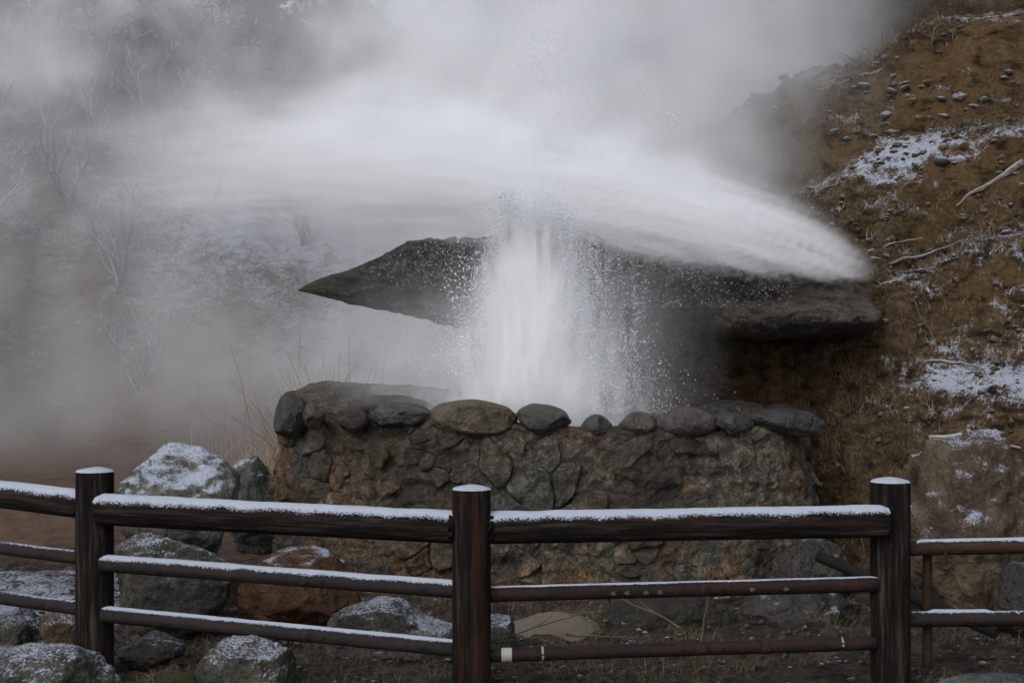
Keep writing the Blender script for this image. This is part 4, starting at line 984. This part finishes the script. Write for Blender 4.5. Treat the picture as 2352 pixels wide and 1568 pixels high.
def volume(name, lo, hi, vox, field, color, aniso, label, step=5.0):
    nt = bpy.data.node_groups.new(name + "_field", 'GeometryNodeTree')
    nt.interface.new_socket("Geometry", in_out='OUTPUT', socket_type='NodeSocketGeometry')
    out = nt.nodes.new("NodeGroupOutput"); vc = nt.nodes.new("GeometryNodeVolumeCube"); pos = nt.nodes.new("GeometryNodeInputPosition"); sep = nt.nodes.new("ShaderNodeSeparateXYZ")
    nt.links.new(pos.outputs[0], sep.inputs[0])
    x, y, z = (G(nt, sep.outputs[i]) for i in range(3))
    def noise(scale, sx=1, sy=1, sz=1, detail=4, rough=.55, off=0.0, dist=0.0, zf=None):
        c = nt.nodes.new("ShaderNodeCombineXYZ")
        for i, (q, s_) in enumerate(((x, sx), (y, sy), (zf or z, sz))): nt.links.new((q * s_ + off).k, c.inputs[i])
        t = nt.nodes.new("ShaderNodeTexNoise"); nt.links.new(c.outputs[0], t.inputs["Vector"]); t.inputs["Scale"].default_value = scale; t.inputs["Detail"].default_value = detail; t.inputs["Roughness"].default_value = rough; t.inputs["Distortion"].default_value = dist
        return G(nt, t.outputs[0])
    d = field(x, y, z, noise)
    # fade to nothing at the domain faces
    for q, a, b_ in ((x, lo[0], hi[0]), (y, lo[1], hi[1]), (z, lo[2], hi[2])):
        m_ = 0.06 * (b_ - a); d = d * q.ss(a, a + m_) * q.ss(b_, b_ - m_)
    d = d.mx(0.0)
    nt.links.new(d.k, vc.inputs["Density"])
    vc.inputs["Min"].default_value = lo; vc.inputs["Max"].default_value = hi
    for i, nm in enumerate(("Resolution X", "Resolution Y", "Resolution Z")): vc.inputs[nm].default_value = max(8, int((hi[i] - lo[i]) / vox))
    m = bpy.data.materials.new(name + "_vapour"); m.use_nodes = True; m.node_tree.nodes.clear()
    pv = m.node_tree.nodes.new("ShaderNodeVolumePrincipled"); mo = m.node_tree.nodes.new("ShaderNodeOutputMaterial"); m.node_tree.links.new(pv.outputs[0], mo.inputs["Volume"])
    m.cycles.volume_step_rate = step
    pv.inputs["Color"].default_value = (*color, 1); pv.inputs["Density"].default_value = 1.0; pv.inputs["Anisotropy"].default_value = aniso
    sm_ = nt.nodes.new("GeometryNodeSetMaterial"); sm_.inputs["Material"].default_value = m
    nt.links.new(vc.outputs[0], sm_.inputs[0]); nt.links.new(sm_.outputs[0], out.inputs[0])
    V = [(a, b_, c) for a in (lo[0], hi[0]) for b_ in (lo[1], hi[1]) for c in (lo[2], hi[2])]
    me = mesh(name, V, [[0, 1, 3, 2], [4, 6, 7, 5], [0, 4, 5, 1], [2, 3, 7, 6], [0, 2, 6, 4], [1, 5, 7, 3]]); me.materials.append(m)
    o = bpy.data.objects.new(name, me); COL.objects.link(o)
    mod = o.modifiers.new("vapour", 'NODES'); mod.node_group = nt
    tag(o, label, kind="stuff"); return o

def f_fan(x, y, z, noise):
    u = (2.40 - x).mx(0.0)
    za = 1.90 + u * 0.41 - u * u * 0.053
    w = 0.055 + 0.35 * (1.0 - (u * -1.1).exp())
    zr = z - za
    v = zr / w
    # streaks along the flight path, billows on the upper side
    s1 = noise(1.0, 1.3, 7, 15, 4, .6, 0, 0, zr); s2 = noise(1.0, 1.6, 14, 30, 3, .6, 7, 0, zr); bl = noise(1.0, 2.2, 2.6, 3.0, 5, .6, 21)
    er = ((s1 - .5) * 2.0 + (s2 - .5) * 1.4) * (u.ss(0.0, 0.9) * 0.8 + 0.2)
    low = (v + er).ss(-1.25, -0.30)
    hig = ((v + (bl - .5) * 3.4 * u.ss(0.3, 2.0) + er * .6).mx(0.0)); hig = (hig * hig * -1.9).exp()
    yw = 0.065 + u * 0.085
    yy = (y - 9.27) / yw; gy = (yy * yy * -1.0).exp()
    amp = 40.0 / (1.0 + u * 1.5) * u.ss(5.3, 3.0) * (u.ss(-0.02, 0.7) * 0.75 + u.ss(-0.02, 0.10) * 0.25)
    n3 = (s2 * .6 + s1 * .4).ss(0.40, 0.60) * 1.4 + 0.12
    return low * hig * gy * amp * n3
volume("spray_fan", (-3.2, 8.5, 1.75), (2.45, 10.1, 3.6), 0.026, f_fan, (0.99, 0.993, 1.0), 0.1, "white fan of water and steam shooting left from the bank over the slab", 3.5)

def f_col(x, y, z, noise):
    t = (z - 0.9) * (1 / 1.45)                           # 0 at the rim, 1 at the crown
    n1 = noise(1.0, 7, 7, 2.0, 4, .62); n2 = noise(1.0, 19, 19, 4.0, 4, .65, 3); n3 = noise(1.0, 13, 13, 1.1, 3, .6, 11)
    er = (n1 - .5) * 2.6 + (n2 - .5) * 3.2
    cx = 0.17 - 0.12 * t
    w = 0.66 - 0.41 * t
    dx = x - cx; dy = (y - 9.02) / 0.62
    r = (dx * dx + dy * dy) / (w * w)
    q = 0.95 - r + er * (0.35 + r * 0.65)
    core = q.ss(0.0, 0.75)
    # ragged crown, lower on the right side
    topz = 2.36 - (x - 0.02).mx(0.0) * 0.95 - (0.02 - x).mx(0.0) * 2.2
    cut = (topz - z + (n3 - .5) * 1.5 + (n2 - .5) * .8).ss(-0.06, 0.30)
    core = core * cut * 9.0 * (0.75 + n3 * .4 + (n2 - .5) * 0.8)
    # veil of falling water round the column
    r2 = ((x - 0.34) / 0.55) * ((x - 0.34) / 0.55) + ((y - 9.03) / .27) * ((y - 9.03) / .27)
    veil = (r2 * -1.0).exp() * (z.ss(2.35, 1.4)) * 2.6 * ((n3 * .4 + n2 * .6).ss(.36, .66) + .15)
    # drifting steam left of the column below the slab
    r3 = ((x + 0.30) / 0.60) * ((x + 0.30) / 0.60) + ((y - 9.12) / .33) * ((y - 9.12) / .33) + ((z - 1.2) / 0.42) * ((z - 1.2) / 0.42)
    low = (r3 * -1.0).exp() * 2.6 * (noise(1.0, 4, 4, 4, 5, .6, 5)).ss(.32, .62)
    return (core + veil + low) * (y - 8.66 + (z - 1.05).mx(0.0) * 1.0).ss(-0.06, 0.10)
volume("geyser_column", (-1.4, 8.3, 0.62), (1.45, 9.75, 2.75), 0.018, f_col, (0.99, 0.993, 1.0), 0.1, "white boiling water column rising out of the stone basin", 4.0)

def f_steam(x, y, z, noise):
    n1 = noise(0.55, 1, 1, 1.1, 5, .58, 2.0, .6); n2 = noise(1.9, 1, 1, 1.2, 5, .64, 9.0, .8); n4 = noise(0.42, 1, 1, 1.0, 3, .5, 17.0, .8)
    edge = x - 0.235 * (y - 10.0) + (n1 - .5) * 2.6 + (n2 - .5) * 1.6
    rgt = edge.ss(3.0, 1.9)
    puff = (n1 * .4 + n2 * .6).ss(.46, .57) * .95 + n4.ss(.44, .58) * .45
    zz = z.ss(0.3, 2.4) * 0.85 + 0.15
    src = (((x - 0.2) / 2.4) * ((x - 0.2) / 2.4) * -1.0).exp()
    g2 = 1.0 - 0.85 * ((((x + 2.6) / 1.3) * ((x + 2.6) / 1.3) + ((z - 4.6) / 1.3) * ((z - 4.6) / 1.3)) * -1.0).exp()
    g1 = 1.0 - 0.80 * ((((x + 2.3) / 1.3) * ((x + 2.3) / 1.3) + ((z - 2.2) / 0.75) * ((z - 2.2) / 0.75)) * -1.0).exp()
    far = y.ss(18.0, 13.0) * 0.8 + 0.2
    d = (0.02 + 0.50 * puff) * zz * (0.55 + 1.3 * src) * g1 * g2 * (1.0 - 0.52 * x.ss(-1.2, -4.0))
    base = (z.ss(2.6, 0.9)) * z.ss(0.15, 0.8) * (0.012 + 0.085 * puff) * x.ss(0.8, -0.4)
    clear = 1.0 - 0.9 * x.ss(0.5, 1.2) * z.ss(2.1, 1.6)
    return (d + base) * rgt * far * clear * 1.05
volume("steam_cloud", (-13, 10.2, -0.1), (6.5, 24.0, 10.5), 0.13, f_steam, (0.985, 0.99, 1.0), 0.1, "pale steam drifting over the slope behind the geyser", 5.0)

def f_wisps(x, y, z, noise):
    # torn puffs close behind the jets
    n1 = noise(1.0, 1.5, 1.5, 1.9, 6, .62, 4.0, .9); n2 = noise(1.0, 0.7, .7, .8, 3, .5, 31.0, .5)
    q = (n1 - .5) * 2.4 + (n2 - .5) * 1.4
    up = z.ss(1.7, 2.9)
    rgt = (x - 0.25 * (y - 10) + (n1 - .5) * 2.0).ss(1.9, 0.6)
    g1 = 1.0 - 0.9 * ((((x + 2.2) / 1.0) * ((x + 2.2) / 1.0) + ((z - 2.2) / 0.7) * ((z - 2.2) / 0.7)) * -1.0).exp()
    g2 = 1.0 - 0.8 * ((((x + 1.9) / 0.9) * ((x + 1.9) / 0.9) + ((z - 4.0) / 0.8) * ((z - 4.0) / 0.8)) * -1.0).exp()
    return q.ss(0.02, 0.55) * 1.5 * up * rgt * x.ss(-5.2, -2.5) * g1 * g2
volume("steam_wisps", (-5.6, 9.75, 1.4), (3.2, 12.0, 5.2), 0.055, f_wisps, (0.985, 0.99, 1.0), 0.1, "torn white puffs of steam above and behind the spray fan", 5.0)
